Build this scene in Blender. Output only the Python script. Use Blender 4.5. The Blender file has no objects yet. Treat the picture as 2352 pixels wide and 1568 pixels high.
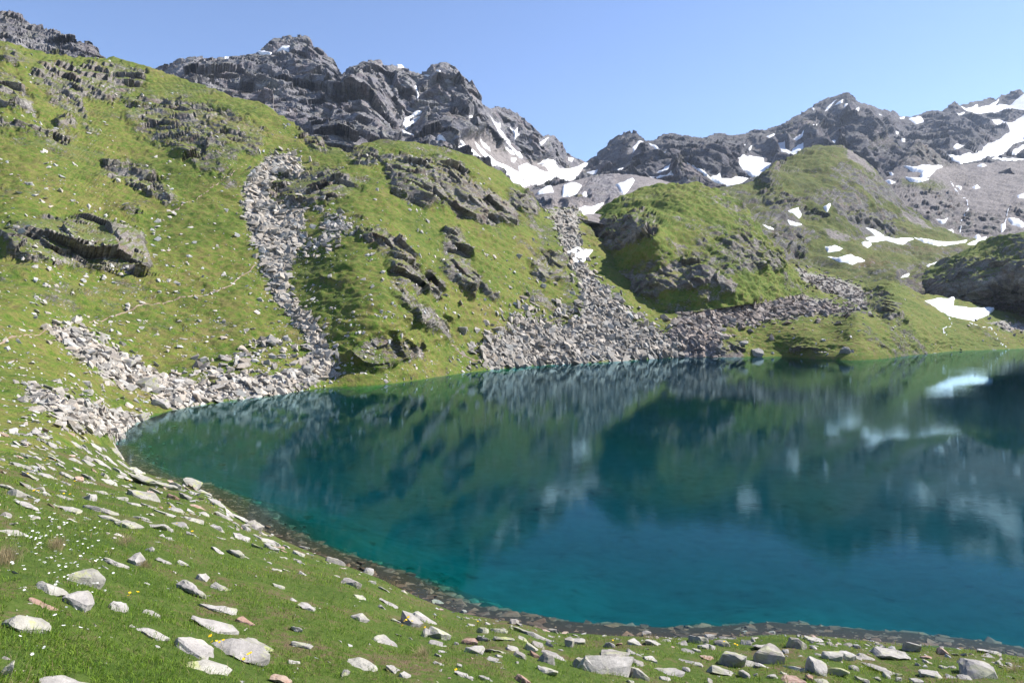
import bpy, math, random
import numpy as np
rng = np.random.default_rng(7)
random.seed(7)
sc = bpy.context.scene
col = sc.collection
# ------------------------------------------------------------------ camera
W, H, F = 2352.0, 1568.0, 1568.0       # working picture units and focal length in them
VH, CAMH = 752.0, 8.0                  # horizon row, eye height above the lake
PITCH = math.atan((H/2 - VH)/F)
SP, CP = math.sin(PITCH), math.cos(PITCH)
cam_d = bpy.data.cameras.new('camera'); cam = bpy.data.objects.new('camera', cam_d); col.objects.link(cam)
cam.location = (0, 0, CAMH); cam.rotation_euler = (math.pi/2 - PITCH, 0, 0)
cam_d.sensor_fit = 'HORIZONTAL'; cam_d.sensor_width = 36; cam_d.lens = 24
cam_d.clip_start = 0.1; cam_d.clip_end = 20000
sc.camera = cam
# ------------------------------------------------------------------ world, sun, exposure
SUN_AZ, SUN_EL = math.radians(72), math.radians(43)      # azimuth clockwise from the view direction (+Y)
sun_vec = (math.sin(SUN_AZ)*math.cos(SUN_EL), math.cos(SUN_AZ)*math.cos(SUN_EL), math.sin(SUN_EL))
world = bpy.data.worlds.new('World'); sc.world = world; world.use_nodes = True
wn = world.node_tree.nodes; wl = world.node_tree.links; wn.clear()
sky = wn.new('ShaderNodeTexSky'); sky.sky_type = 'NISHITA'; sky.sun_disc = False
sky.sun_elevation = SUN_EL; sky.sun_rotation = SUN_AZ
sky.altitude = 2300; sky.air_density = 1.0; sky.dust_density = 0.6; sky.ozone_density = 1.6
bg = wn.new('ShaderNodeBackground'); bg.inputs['Strength'].default_value = 0.117
wo = wn.new('ShaderNodeOutputWorld')
hs = wn.new('ShaderNodeHueSaturation'); hs.inputs['Saturation'].default_value = 1.07; hs.inputs['Hue'].default_value = 0.507
wl.new(sky.outputs[0], hs.inputs['Color']); wl.new(hs.outputs[0], bg.inputs[0]); wl.new(bg.outputs[0], wo.inputs[0])
from mathutils import Vector
sun_d = bpy.data.lights.new('sun', 'SUN'); sun_d.energy = 5.0; sun_d.angle = math.radians(0.53); sun_d.color = (1.0, 0.95, 0.87)
sun = bpy.data.objects.new('sun', sun_d); col.objects.link(sun)
sun.rotation_euler = Vector(sun_vec).to_track_quat('Z', 'Y').to_euler()
vs = sc.view_settings; vs.view_transform = 'Standard'; vs.look = 'None'; vs.gamma = 1.0; vs.exposure = 1.0
vs.use_curve_mapping = False
sc.cycles.use_denoising = True
sc.cycles.max_bounces = 6; sc.cycles.diffuse_bounces = 2; sc.cycles.glossy_bounces = 3
sc.cycles.transparent_max_bounces = 8; sc.cycles.volume_bounces = 0; sc.cycles.transmission_bounces = 2
sc.cycles.caustics_reflective = False; sc.cycles.caustics_refractive = False
# ------------------------------------------------------------------ maths helpers
CAM = np.array([0.0, 0.0, CAMH])
def unproject(u, v, d):
    u = np.asarray(u, float); v = np.asarray(v, float); d = np.asarray(d, float)
    cx = (u - W/2)/F; cy = -(v - H/2)/F
    return np.stack([d*cx, d*(CP + cy*SP), CAMH + d*(-SP + cy*CP)], -1)
def plane_depth(v, z=0.0):
    cy = -(np.asarray(v, float) - H/2)/F
    return (CAMH - z)/(SP - cy*CP)
def project(P):
    P = np.asarray(P, float) - CAM
    d = P[..., 1]*CP - P[..., 2]*SP
    up = P[..., 1]*SP + P[..., 2]*CP
    return W/2 + F*P[..., 0]/d, H/2 - F*up/d, d
_perm = np.random.default_rng(11).permutation(256).astype(np.int64); _perm = np.concatenate([_perm, _perm, _perm])
_g = np.random.default_rng(12).normal(size=(256, 3)); _g /= np.linalg.norm(_g, axis=1)[:, None]
_g = _g.astype(np.float32)
_hv = np.random.default_rng(13).random(256).astype(np.float32)
def hash3(i, j, k):
    return _hv[_perm[_perm[_perm[i & 255] + (j & 255)] + (k & 255)]]
def perlin(P):
    P = np.asarray(P, np.float32)
    I = np.floor(P).astype(np.int64); f = P - I
    w = f*f*f*(f*(f*6 - 15) + 10)
    I &= 255
    out = np.zeros(P.shape[:-1], np.float32)
    for a in (0, 1):
        wx = w[..., 0] if a else 1 - w[..., 0]
        pa = _perm[I[..., 0] + a]
        for b in (0, 1):
            wy = w[..., 1] if b else 1 - w[..., 1]
            pb = _perm[pa + I[..., 1] + b]
            for c in (0, 1):
                wz = w[..., 2] if c else 1 - w[..., 2]
                g = _g[_perm[pb + I[..., 2] + c] & 255]
                dt = g[..., 0]*(f[..., 0]-a) + g[..., 1]*(f[..., 1]-b) + g[..., 2]*(f[..., 2]-c)
                out += wx*wy*wz*dt
    return out*1.5
def fbm(P, octaves=4, gain=0.5, ridged=False, lac=2.03):
    out = 0; amp = 1.0; tot = 0; Q = np.asarray(P, np.float32).copy()
    for o in range(octaves):
        n = perlin(Q + 17.3*o)
        if ridged: n = 1 - 2*np.abs(n)
        out = out + amp*n; tot += amp; amp *= gain; Q = Q*lac
    return out/tot
def blocks(P, size, seed=0):
    Q = np.asarray(P, np.float32)/np.asarray(size, np.float32) + seed*3.7
    q0 = np.floor(Q[..., 0]); off = hash3(q0.astype(np.int64), np.zeros_like(q0, dtype=np.int64), np.full(q0.shape, seed, np.int64))
    q1 = np.floor(Q[..., 1] + off); q2 = np.floor(Q[..., 2] + off*0.7)
    return hash3(q0.astype(np.int64), q1.astype(np.int64), q2.astype(np.int64) + seed)
def facet(P, size, seed=0):
    """crystalline cells: each cell of a jittered lattice is a tilted plane"""
    Q = np.asarray(P, np.float32).reshape(-1, 3)/np.float32(size) + np.float32(seed*5.31)
    out = np.empty(len(Q), np.float32)
    for a in range(0, len(Q), 100000):
        q = Q[a:a+100000]; I = np.floor(q).astype(np.int64); f = (q - I).astype(np.float32)
        best = np.full(len(q), 9.0, np.float32); bid = np.zeros(len(q), np.int64); bv = np.zeros((len(q), 3), np.float32)
        for i in (-1, 0, 1):
            pi = _perm[(I[:, 0]+i) & 255]
            for j in (-1, 0, 1):
                pj = _perm[pi + ((I[:, 1]+j) & 255)]
                for k in (-1, 0, 1):
                    h = _perm[pj + ((I[:, 2]+k) & 255)] & 255
                    v = f - np.array([i, j, k], np.float32) - _jit[h]
                    d = v[:, 0]*v[:, 0] + v[:, 1]*v[:, 1] + v[:, 2]*v[:, 2]
                    m = d < best; best[m] = d[m]; bid[m] = h[m]; bv[m] = v[m]
        out[a:a+100000] = (bv*_g[bid]).sum(1)*1.1 + (_hv[bid]-0.5)*0.8
    return out.reshape(np.shape(P)[:-1])
_jit = np.random.default_rng(14).random((256, 3)).astype(np.float32)
def rot(P, ax, ay, az):
    cx, sx, cy, sy, cz, sz = math.cos(ax), math.sin(ax), math.cos(ay), math.sin(ay), math.cos(az), math.sin(az)
    R = np.array([[cz, -sz, 0], [sz, cz, 0], [0, 0, 1]]) @ np.array([[cy, 0, sy], [0, 1, 0], [-sy, 0, cy]]) @ np.array([[1, 0, 0], [0, cx, -sx], [0, sx, cx]])
    return np.asarray(P) @ R.T
def masked(mask, fn, P, thr=0.02):
    out = np.zeros(mask.shape, np.float32); m = mask > thr
    if m.any(): out[m] = fn(P[m])
    return out
class TPS:
    def __init__(s, pts):
        a = np.array(pts, float); s.X = a[:, :2]/1000.0; y = 1.0/a[:, 2]; n = len(a)
        K = s.phi(np.linalg.norm(s.X[:, None] - s.X[None], axis=2)) + np.eye(n)*1e-7
        Q = np.hstack([np.ones((n, 1)), s.X]); A = np.zeros((n+3, n+3)); A[:n, :n] = K; A[:n, n:] = Q; A[n:, :n] = Q.T
        s.c = np.linalg.solve(A, np.concatenate([y, np.zeros(3)])); s.n = n
    @staticmethod
    def phi(r):
        return np.where(r > 1e-9, r*r*np.log(np.maximum(r, 1e-9)), 0.0)
    def disp(s, u, v):
        u = np.asarray(u, float); v = np.asarray(v, float); sh = u.shape
        q = np.stack([u.ravel(), v.ravel()], 1)/1000.0; out = np.empty(len(q))
        for i in range(0, len(q), 20000):
            b = q[i:i+20000]
            r = np.sqrt((b[:, None, 0]-s.X[None, :, 0])**2 + (b[:, None, 1]-s.X[None, :, 1])**2)
            out[i:i+20000] = s.phi(r) @ s.c[:s.n] + s.c[s.n] + b @ s.c[s.n+1:]
        return out.reshape(sh)
    def depth(s, u, v, lo, hi):
        return 1.0/np.clip(s.disp(u, v), 1.0/hi, 1.0/lo)
def line(pts):
    a = np.array(pts, float)
    return lambda u: np.interp(u, a[:, 0], a[:, 1])
def sdist(poly, u, v, margin=40):
    """signed distance in picture units to a polygon, negative inside; far points get +margin"""
    p = np.array(poly, float); sh = np.shape(u); u = np.ravel(u); v = np.ravel(v)
    out = np.full(u.shape, float(margin))
    m = (u > p[:, 0].min()-margin) & (u < p[:, 0].max()+margin) & (v > p[:, 1].min()-margin) & (v < p[:, 1].max()+margin)
    if m.any():
        x = u[m]; y = v[m]; dmin = np.full(x.shape, 1e18); ins = np.zeros(x.shape, bool)
        for (ax, ay), (bx, by) in zip(p, np.roll(p, -1, 0)):
            ex, ey = bx-ax, by-ay; L = ex*ex+ey*ey + 1e-12
            t = np.clip(((x-ax)*ex + (y-ay)*ey)/L, 0, 1)
            dmin = np.minimum(dmin, (x-ax-t*ex)**2 + (y-ay-t*ey)**2)
            c = (ay > y) != (by > y)
            ins ^= c & (x < ex*(y-ay)/(ey if abs(ey) > 1e-9 else 1e-9) + ax)
        out[m] = np.minimum(np.where(ins, -1, 1)*np.sqrt(dmin), margin)
    return out.reshape(sh)
def soft(sd, w):
    return np.clip(0.5 - sd/(2*w), 0, 1)
def sstep(a, b, x):
    t = np.clip((x-a)/(b-a), 0, 1); return t*t*(3-2*t)
ORG = {1: (0, 0), 2: (784, 0), 3: (1568, 163.33), 4: (0, 490), 5: (784, 408.33), 6: (0, 1045.33), 7: (784, 1045.33), 8: (1568, 1045.33), 9: (1568, 490), 10: (0, 816.67)}
def Z(r, pts):
    if r == 'z': return [(1176 + x*.2782, 457.3 + y*.2782) for x, y in pts]
    ox, oy = ORG[r]; return [(ox + x/3, oy + y/3) for x, y in pts]
# ------------------------------------------------------------------ object helpers
def tag(o, label=None, cat=None, group=None, kind=None):
    if label: o['label'] = label
    if cat: o['category'] = cat
    if group: o['group'] = group
    if kind: o['kind'] = kind
    return o
def mesh_np(name, verts, faces, mat, smooth=True, normals=None, attrs=None, mat_idx=None):
    """verts (n,3), faces (m,3|4) numpy -> mesh object"""
    me = bpy.data.meshes.new(name); verts = np.ascontiguousarray(verts, np.float32); faces = np.ascontiguousarray(faces, np.int32)
    k = faces.shape[1]; n = len(faces)
    me.vertices.add(len(verts)); me.vertices.foreach_set('co', verts.ravel())
    me.loops.add(n*k); me.loops.foreach_set('vertex_index', faces.ravel())
    me.polygons.add(n); me.polygons.foreach_set('loop_start', np.arange(0, n*k, k, dtype=np.int32))
    me.polygons.foreach_set('loop_total', np.full(n, k, np.int32))
    me.polygons.foreach_set('use_smooth', np.full(n, bool(smooth)))
    for m in (mat if isinstance(mat, (list, tuple)) else [mat]): me.materials.append(m)
    if mat_idx is not None: me.polygons.foreach_set('material_index', np.ascontiguousarray(mat_idx, np.int32))
    me.update(calc_edges=True)
    for an, av in (attrs or {}).items():
        a = me.attributes.new(an, 'FLOAT_COLOR', 'POINT'); a.data.foreach_set('color', np.ascontiguousarray(av, np.float32).ravel())
    if normals is not None: me.normals_split_custom_set_from_vertices(np.ascontiguousarray(normals, np.float32))
    o = bpy.data.objects.new(name, me); col.objects.link(o)
    return o
def sub_mesh(name, V, N, A, faces, mat):
    used = np.unique(faces); remap = np.full(len(V), -1, np.int64); remap[used] = np.arange(len(used))
    return mesh_np(name, V[used], remap[faces], mat, True, N[used] if N is not None else None, {'mask': A[used]} if A is not None else None)
# ------------------------------------------------------------------ materials
def new_mat(name):
    m = bpy.data.materials.new(name); m.use_nodes = True; m.node_tree.nodes.clear(); return m
class NT:
    def __init__(s, m): s.t = m.node_tree; s.n = s.t.nodes
    def add(s, typ, **kw):
        n = s.n.new(typ)
        for k, v in kw.items():
            if hasattr(n, k): setattr(n, k, v)
            else: n.inputs[k].default_value = v
        return n
    def link(s, a, b): s.t.links.new(a, b)
    def noise(s, vec, scale, detail=4, rough=0.55, dist=0.0):
        n = s.add('ShaderNodeTexNoise'); n.inputs['Scale'].default_value = scale; n.inputs['Detail'].default_value = detail
        n.inputs['Roughness'].default_value = rough; n.inputs['Distortion'].default_value = dist
        if vec is not None: s.link(vec, n.inputs['Vector'])
        return n.outputs['Fac']
    def vor(s, vec, scale, out='Distance', feature='F1'):
        n = s.add('ShaderNodeTexVoronoi', feature=feature); n.inputs['Scale'].default_value = scale
        if vec is not None: s.link(vec, n.inputs['Vector'])
        return n.outputs[out]
    def ramp(s, fac, stops):
        n = s.add('ShaderNodeValToRGB'); e = n.color_ramp.elements
        while len(e) < len(stops): e.new(0.5)
        for el, (p, c) in zip(e, stops): el.position = p; el.color = (*c, 1) if len(c) == 3 else c
        s.link(fac, n.inputs[0]); return n.outputs[0]
    def math(s, op, a, b=None, c=None, clamp=False):
        n = s.add('ShaderNodeMath', operation=op); n.use_clamp = clamp
        for i, x in enumerate((a, b, c)):
            if x is None: continue
            if isinstance(x, (int, float)): n.inputs[i].default_value = x
            else: s.link(x, n.inputs[i])
        return n.outputs[0]
    def mix(s, fac, a, b, blend='MIX'):
        n = s.add('ShaderNodeMix', data_type='RGBA', blend_type=blend)
        for i, x in ((0, fac), (6, a), (7, b)):
            if isinstance(x, (int, float)): n.inputs[i].default_value = x
            elif isinstance(x, tuple): n.inputs[i].default_value = (*x, 1)
            else: s.link(x, n.inputs[i])
        return n.outputs[2]
    def mapping(s, scale=(1, 1, 1), rot=(0, 0, 0), src=None):
        n = s.add('ShaderNodeMapping'); n.inputs['Scale'].default_value = scale; n.inputs['Rotation'].default_value = rot
        s.link(src, n.inputs['Vector']); return n.outputs[0]
    def out(s, col_, rough=0.9, bump=None, bstr=0.5, bdist=0.1, spec=0.2, disp=None):
        p = s.add('ShaderNodeBsdfPrincipled'); o = s.add('ShaderNodeOutputMaterial')
        if isinstance(col_, tuple): p.inputs['Base Color'].default_value = (*col_, 1)
        else: s.link(col_, p.inputs['Base Color'])
        if isinstance(rough, (int, float)): p.inputs['Roughness'].default_value = rough
        else: s.link(rough, p.inputs['Roughness'])
        p.inputs['Specular IOR Level'].default_value = spec
        if bump is not None:
            b = s.add('ShaderNodeBump'); b.inputs['Strength'].default_value = bstr; b.inputs['Distance'].default_value = bdist
            s.link(bump, b.inputs['Height']); s.link(b.outputs[0], p.inputs['Normal'])
        s.link(p.outputs[0], o.inputs[0]); return p
def pos(t): return t.add('ShaderNodeNewGeometry').outputs['Position']

def terrain_mat(name, k, greens, rocks, screes, soil=(0.15, 0.105, 0.055), red=(0.20, 0.12, 0.09), red_amt=0.4, lichen=(0.24, 0.25, 0.15), lichen_amt=0.5, ledge_amt=0.9):
    """k = metres per characteristic feature; mask attribute: R rock, G scree, B bare/brown"""
    m = new_mat(name); t = NT(m); P = pos(t)
    at = t.add('ShaderNodeAttribute', attribute_name='mask'); sep = t.add('ShaderNodeSeparateColor'); t.link(at.outputs['Color'], sep.inputs[0])
    R, G, B = sep.outputs[0], sep.outputs[1], sep.outputs[2]
    n1 = t.noise(P, 0.12/k, 5, 0.6); n2 = t.noise(P, 0.9/k, 4, 0.65); n3 = t.noise(P, 3.2/k, 4, 0.75); n0 = t.noise(P, 0.035/k, 3, 0.6)
    g = t.ramp(t.math('ADD', t.math('MULTIPLY', t.math('ADD', t.math('MULTIPLY', n1, 0.5), t.math('MULTIPLY', n0, 0.5)), 0.55), t.math('MULTIPLY', n2, 0.45)), [(0.36, greens[0]), (0.46, greens[1]), (0.54, greens[2]), (0.64, greens[3])])
    g = t.mix(t.math('MULTIPLY', t.ramp(n3, [(0.44, (0, 0, 0)), (0.6, (1, 1, 1))]), 0.55), g, greens[0])
    bare = t.math('MULTIPLY', B, t.ramp(t.math('ADD', n2, t.math('MULTIPLY', n3, 0.4)), [(0.52, (0, 0, 0)), (0.82, (1, 1, 1))]), clamp=True)
    g = t.mix(bare, g, soil)
    # rock
    Q = t.mapping((1, 1, 2.6), (0.5, 0.35, 0.3), P)
    r1 = t.noise(Q, 0.16/k, 6, 0.65, 0.6); r2 = t.noise(Q, 1.3/k, 5, 0.7); r3 = t.noise(P, 0.05/k, 3)
    rc = t.ramp(t.math('ADD', t.math('MULTIPLY', r1, 0.55), t.math('MULTIPLY', r2, 0.45)), [(0.32, rocks[0]), (0.47, rocks[1]), (0.57, rocks[2]), (0.7, rocks[3])])
    rc = t.mix(t.math('MULTIPLY', t.ramp(t.noise(P, 0.22/k, 4, 0.6), [(0.5, (0, 0, 0)), (0.66, (1, 1, 1))]), red_amt), rc, red)
    rc = t.mix(t.math('MULTIPLY', t.ramp(t.noise(P, 0.35/k + 0.013, 5, 0.7), [(0.52, (0, 0, 0)), (0.68, (1, 1, 1))]), lichen_amt), rc, lichen)
    # scree
    vc = t.vor(P, 1.6/k, 'Color'); s1 = t.add('ShaderNodeSeparateColor'); t.link(vc, s1.inputs[0])
    sc_ = t.ramp(s1.outputs[0], [(0.0, screes[0]), (0.5, screes[1]), (1.0, screes[2])])
    sc_ = t.mix(t.math('MULTIPLY', n1, 0.35), sc_, screes[0])
    def brk(mk, n, a=0.55):
        return t.math('MULTIPLY_ADD', t.math('ADD', mk, t.math('MULTIPLY_ADD', n, a*2, -a)), 5.0, -2.0, clamp=True)
    c = t.mix(brk(G, n2, 0.6), g, sc_)
    gn = t.add('ShaderNodeNewGeometry'); nz = t.add('ShaderNodeSeparateXYZ'); t.link(gn.outputs['Normal'], nz.inputs[0])
    ledge = t.math('MULTIPLY', t.math('MULTIPLY_ADD', t.math('ADD', nz.outputs[2], t.math('MULTIPLY_ADD', n2, 0.5, -0.25)), 5.0, -3.3, clamp=True), ledge_amt)
    rf = t.math('MULTIPLY', brk(R, r2, 0.7), t.math('SUBTRACT', 1.0, ledge))
    crk = t.ramp(t.vor(t.mapping((1, 1, 1.8), (0.5, 0.6, 0.3), P), 0.42/k, 'Distance', 'DISTANCE_TO_EDGE'), [(0.0, (1, 1, 1)), (0.05, (0, 0, 0))])
    rc = t.mix(t.math('MULTIPLY', crk, 0.55), rc, rocks[0])
    c = t.mix(rf, c, rc)
    hgt = t.math('ADD', t.math('MULTIPLY', n3, 0.55), t.math('MULTIPLY', r2, t.math('MULTIPLY_ADD', rf, 0.9, 0.3)))
    t.out(c, 0.92, hgt, 0.9, 0.45*k, 0.12)
    return m
GREENS = [(0.036, 0.072, 0.011), (0.100, 0.170, 0.019), (0.175, 0.202, 0.036), (0.265, 0.215, 0.088)]
M_hill = terrain_mat('hill_surface', 1.0, GREENS, [(0.06, 0.055, 0.05), (0.17, 0.155, 0.145), (0.30, 0.275, 0.255), (0.42, 0.40, 0.37)],
                     [(0.18, 0.166, 0.15), (0.31, 0.287, 0.262), (0.41, 0.385, 0.352)])
M_valley = terrain_mat('valley_surface', 2.3, [(0.035, 0.056, 0.014), (0.085, 0.128, 0.021), (0.13, 0.16, 0.032), (0.17, 0.155, 0.055)],
                       [(0.05, 0.05, 0.05), (0.12, 0.115, 0.115), (0.20, 0.19, 0.185), (0.30, 0.285, 0.27)],
                       [(0.13, 0.115, 0.11), (0.20, 0.18, 0.17), (0.28, 0.25, 0.24)], soil=(0.12, 0.065, 0.04))
M_mount = terrain_mat('mountain_surface', 6.0, [(0.05, 0.06, 0.03), (0.08, 0.09, 0.04), (0.11, 0.11, 0.05), (0.13, 0.12, 0.07)],
                      [(0.065, 0.066, 0.085), (0.165, 0.16, 0.18), (0.29, 0.28, 0.29), (0.47, 0.45, 0.445)],
                      [(0.19, 0.17, 0.165), (0.25, 0.225, 0.215), (0.30, 0.27, 0.26)], red=(0.25, 0.175, 0.16), red_amt=0.35, lichen=(0.29, 0.30, 0.22), lichen_amt=0.4, ledge_amt=0.35)
M_far = terrain_mat('far_mountain_surface', 9.0, [(0.045, 0.055, 0.03), (0.07, 0.08, 0.04), (0.09, 0.09, 0.05), (0.11, 0.10, 0.06)],
                    [(0.04, 0.042, 0.056), (0.10, 0.098, 0.115), (0.175, 0.167, 0.178), (0.29, 0.275, 0.275)],
                    [(0.12, 0.105, 0.105), (0.16, 0.14, 0.14), (0.21, 0.185, 0.18)], red=(0.17, 0.12, 0.115), red_amt=0.35, lichen=(0.14, 0.15, 0.12), lichen_amt=0.35, ledge_amt=0.25)
def ground_mat():
    m = new_mat('meadow_soil'); t = NT(m); P = pos(t)
    n1 = t.noise(P, 0.7, 4, 0.6); n2 = t.noise(P, 9, 4, 0.7); n3 = t.noise(P, 60, 3, 0.7)
    c = t.ramp(t.math('ADD', t.math('MULTIPLY', n1, 0.5), t.math('MULTIPLY', n2, 0.5)), [(0.34, (0.035, 0.065, 0.012)), (0.50, (0.07, 0.105, 0.02)), (0.58, (0.11, 0.095, 0.045)), (0.66, (0.13, 0.085, 0.06))])
    t.out(c, 0.95, t.math('ADD', n2, t.math('MULTIPLY', n3, 0.4)), 0.8, 0.05, 0.1); return m
M_ground = ground_mat()
def stone_mat(name, cols, lichen=None, lich_amt=0.5, k=1.0, spec=0.25, rough=0.88):
    m = new_mat(name); t = NT(m)
    tc = t.add('ShaderNodeTexCoord').outputs['Object']; oi = t.add('ShaderNodeObjectInfo')
    P = pos(t)
    n1 = t.noise(P, 2.2/k, 5, 0.65); n2 = t.noise(t.mapping((1, 1, 1.7), (0.5, 0.3, 0), P), 7/k, 6, 0.72); n3 = t.noise(P, 45/k, 3, 0.7)
    c = t.ramp(t.math('ADD', t.math('MULTIPLY', n1, 0.45), t.math('MULTIPLY', n2, 0.55)), [(0.3, cols[0]), (0.48, cols[1]), (0.6, cols[2]), (0.75, cols[3])])
    at = t.add('ShaderNodeAttribute', attribute_name='tint')
    c = t.mix(t.math('MULTIPLY', at.outputs['Alpha'], 1.0), c, t.mix(1.0, c, at.outputs['Color'], 'MULTIPLY'))
    rnd = t.math('MULTIPLY_ADD', oi.outputs['Random'], 0.35, 0.8)
    hv = t.add('ShaderNodeHueSaturation'); t.link(rnd, hv.inputs['Value']); t.link(c, hv.inputs['Color']); c = hv.outputs[0]
    if lichen:
        lf = t.ramp(t.math('ADD', t.math('MULTIPLY', t.noise(P, 3.1/k, 3, 0.5), 0.7), t.math('MULTIPLY', t.noise(P, 22/k, 4, 0.7), 0.3)), [(0.53, (0, 0, 0)), (0.6, (1, 1, 1))])
        c = t.mix(t.math('MULTIPLY', lf, lich_amt), c, lichen)
        df = t.ramp(t.noise(P, 14/k, 4, 0.75), [(0.62, (0, 0, 0)), (0.7, (1, 1, 1))])
        c = t.mix(t.math('MULTIPLY', df, 0.55), c, (0.07, 0.065, 0.06))
    t.out(c, rough, t.math('ADD', n2, t.math('MULTIPLY', n3, 0.35)), 0.6, 0.04*k, spec); return m
M_pale = stone_mat('pale_schist', [(0.15, 0.14, 0.13), (0.30, 0.28, 0.26), (0.40, 0.375, 0.35), (0.52, 0.50, 0.47)], (0.34, 0.35, 0.18), 0.45)
M_lich = stone_mat('lichen_schist', [(0.16, 0.15, 0.13), (0.29, 0.275, 0.24), (0.38, 0.36, 0.315), (0.48, 0.465, 0.42)], (0.33, 0.35, 0.13), 0.75)
M_red = stone_mat('rusty_schist', [(0.16, 0.09, 0.065), (0.30, 0.19, 0.145), (0.40, 0.29, 0.24), (0.47, 0.40, 0.35)], (0.40, 0.38, 0.3), 0.3)
M_dark = stone_mat('dark_schist', [(0.05, 0.048, 0.045), (0.12, 0.11, 0.105), (0.24, 0.22, 0.205), (0.38, 0.36, 0.34)], (0.3, 0.3, 0.2), 0.3)
M_scree = stone_mat('scree_stone', [(0.18, 0.168, 0.152), (0.315, 0.295, 0.27), (0.42, 0.395, 0.365), (0.52, 0.495, 0.46)], None, k=3)
M_bed = stone_mat('wet_brown_stone', [(0.045, 0.027, 0.017), (0.11, 0.067, 0.042), (0.175, 0.112, 0.073), (0.25, 0.175, 0.125)], None, spec=0.3, rough=0.6)
def snow_mat():
    m = new_mat('old_snow'); t = NT(m); P = pos(t)
    n = t.noise(P, 0.35, 5, 0.6); n2 = t.noise(P, 2.5, 4, 0.6)
    c = t.ramp(t.math('ADD', t.math('MULTIPLY', n, 0.6), t.math('MULTIPLY', n2, 0.4)), [(0.36, (0.50, 0.48, 0.46)), (0.46, (0.72, 0.72, 0.73)), (0.56, (0.84, 0.85, 0.87))])
    t.out(c, 0.7, n2, 0.25, 0.3, 0.2); return m
M_snow = snow_mat()
def path_mat():
    m = new_mat('trodden_earth'); t = NT(m); P = pos(t)
    n = t.noise(P, 1.2, 5, 0.7); c = t.ramp(n, [(0.3, (0.16, 0.11, 0.075)), (0.55, (0.29, 0.22, 0.17)), (0.75, (0.38, 0.33, 0.28))])
    t.out(c, 0.95, n, 0.6, 0.2, 0.1); return m
M_path = path_mat()
def bed_mat():
    m = new_mat('lake_silt'); t = NT(m); P = pos(t)
    n = t.noise(P, 0.25, 4, 0.6); n2 = t.noise(P, 1.3, 5, 0.7); n3 = t.noise(P, 8, 3, 0.7)
    c = t.ramp(t.math('ADD', t.math('MULTIPLY', n2, 0.65), t.math('MULTIPLY', n, 0.35)), [(0.34, (0.07, 0.063, 0.05)), (0.42, (0.14, 0.134, 0.107)), (0.54, (0.172, 0.165, 0.133)), (0.65, (0.195, 0.187, 0.155))])
    sx = t.add('ShaderNodeSeparateXYZ'); t.link(P, sx.inputs[0])
    c = t.mix(t.math('MULTIPLY_ADD', sx.outputs[2], 0.34, 1.3, clamp=True), c, t.mix(n3, (0.02, 0.014, 0.009), (0.065, 0.046, 0.03)))
    t.out(c, 0.9, n3, 0.5, 0.05, 0.1); return m
M_lakebed = bed_mat()
def water_mat():
    m = new_mat('lake_water'); t = NT(m); P = pos(t)
    fine = t.noise(t.mapping((1.0, 1.5, 1), (0, 0, 0.25), P), 3.2, 3, 0.55)
    mid = t.noise(t.mapping((0.8, 1.3, 1), (0, 0, -0.3), P), 0.7, 2, 0.5)
    calm = t.ramp(t.noise(P, 0.035, 2, 0.5), [(0.35, (0.25, 0.25, 0.25)), (0.65, (1, 1, 1))])
    hgt = t.math('MULTIPLY', t.math('ADD', t.math('MULTIPLY', fine, 0.019), t.math('MULTIPLY', mid, 0.012)), calm)
    b = t.add('ShaderNodeBump'); b.inputs['Strength'].default_value = 0.5; b.inputs['Distance'].default_value = 0.35; t.link(hgt, b.inputs['Height'])
    fr = t.add('ShaderNodeFresnel'); fr.inputs['IOR'].default_value = 1.31; t.link(b.outputs[0], fr.inputs['Normal'])
    gl = t.add('ShaderNodeBsdfGlossy'); gl.inputs['Roughness'].default_value = 0.0; gl.inputs['Color'].default_value = (0.6, 0.88, 1.0, 1); t.link(b.outputs[0], gl.inputs['Normal'])
    tr = t.add('ShaderNodeBsdfTransparent')
    mx = t.add('ShaderNodeMixShader'); t.link(t.math('POWER', fr.outputs[0], 1.36), mx.inputs[0]); t.link(tr.outputs[0], mx.inputs[1]); t.link(gl.outputs[0], mx.inputs[2])
    ab = t.add('ShaderNodeVolumeAbsorption'); ab.inputs['Color'].default_value = (0.04, 0.882, 0.918, 1); ab.inputs['Density'].default_value = 0.6
    o = t.add('ShaderNodeOutputMaterial'); t.link(mx.outputs[0], o.inputs['Surface']); t.link(ab.outputs[0], o.inputs['Volume'])
    return m
M_water = water_mat()
def blade_mat():
    m = new_mat('meadow_grass'); t = NT(m)
    at = t.add('ShaderNodeAttribute', attribute_name='tint')
    p = t.add('ShaderNodeBsdfPrincipled'); t.link(at.outputs['Color'], p.inputs['Base Color']); p.inputs['Roughness'].default_value = 0.6
    p.inputs['Specular IOR Level'].default_value = 0.15
    tl = t.add('ShaderNodeBsdfTranslucent'); t.link(at.outputs['Color'], tl.inputs[0])
    mx = t.add('ShaderNodeMixShader'); mx.inputs[0].default_value = 0.35; t.link(p.outputs[0], mx.inputs[1]); t.link(tl.outputs[0], mx.inputs[2])
    o = t.add('ShaderNodeOutputMaterial'); t.link(mx.outputs[0], o.inputs[0]); return m
M_blade = blade_mat()
def flat_mat(name, c, rough=0.7):
    m = new_mat(name); t = NT(m); n = t.noise(pos(t), 90, 2)
    t.out(t.mix(t.math('MULTIPLY', n, 0.3), c, tuple(x*0.75 for x in c)), rough); return m
M_petal = flat_mat('white_petal', (0.80, 0.79, 0.76)); M_yellow = flat_mat('yellow_petal', (0.80, 0.52, 0.01)); M_stem = flat_mat('flower_stem', (0.06, 0.11, 0.02))
M_foam = flat_mat('white_water', (0.62, 0.64, 0.68))
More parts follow.
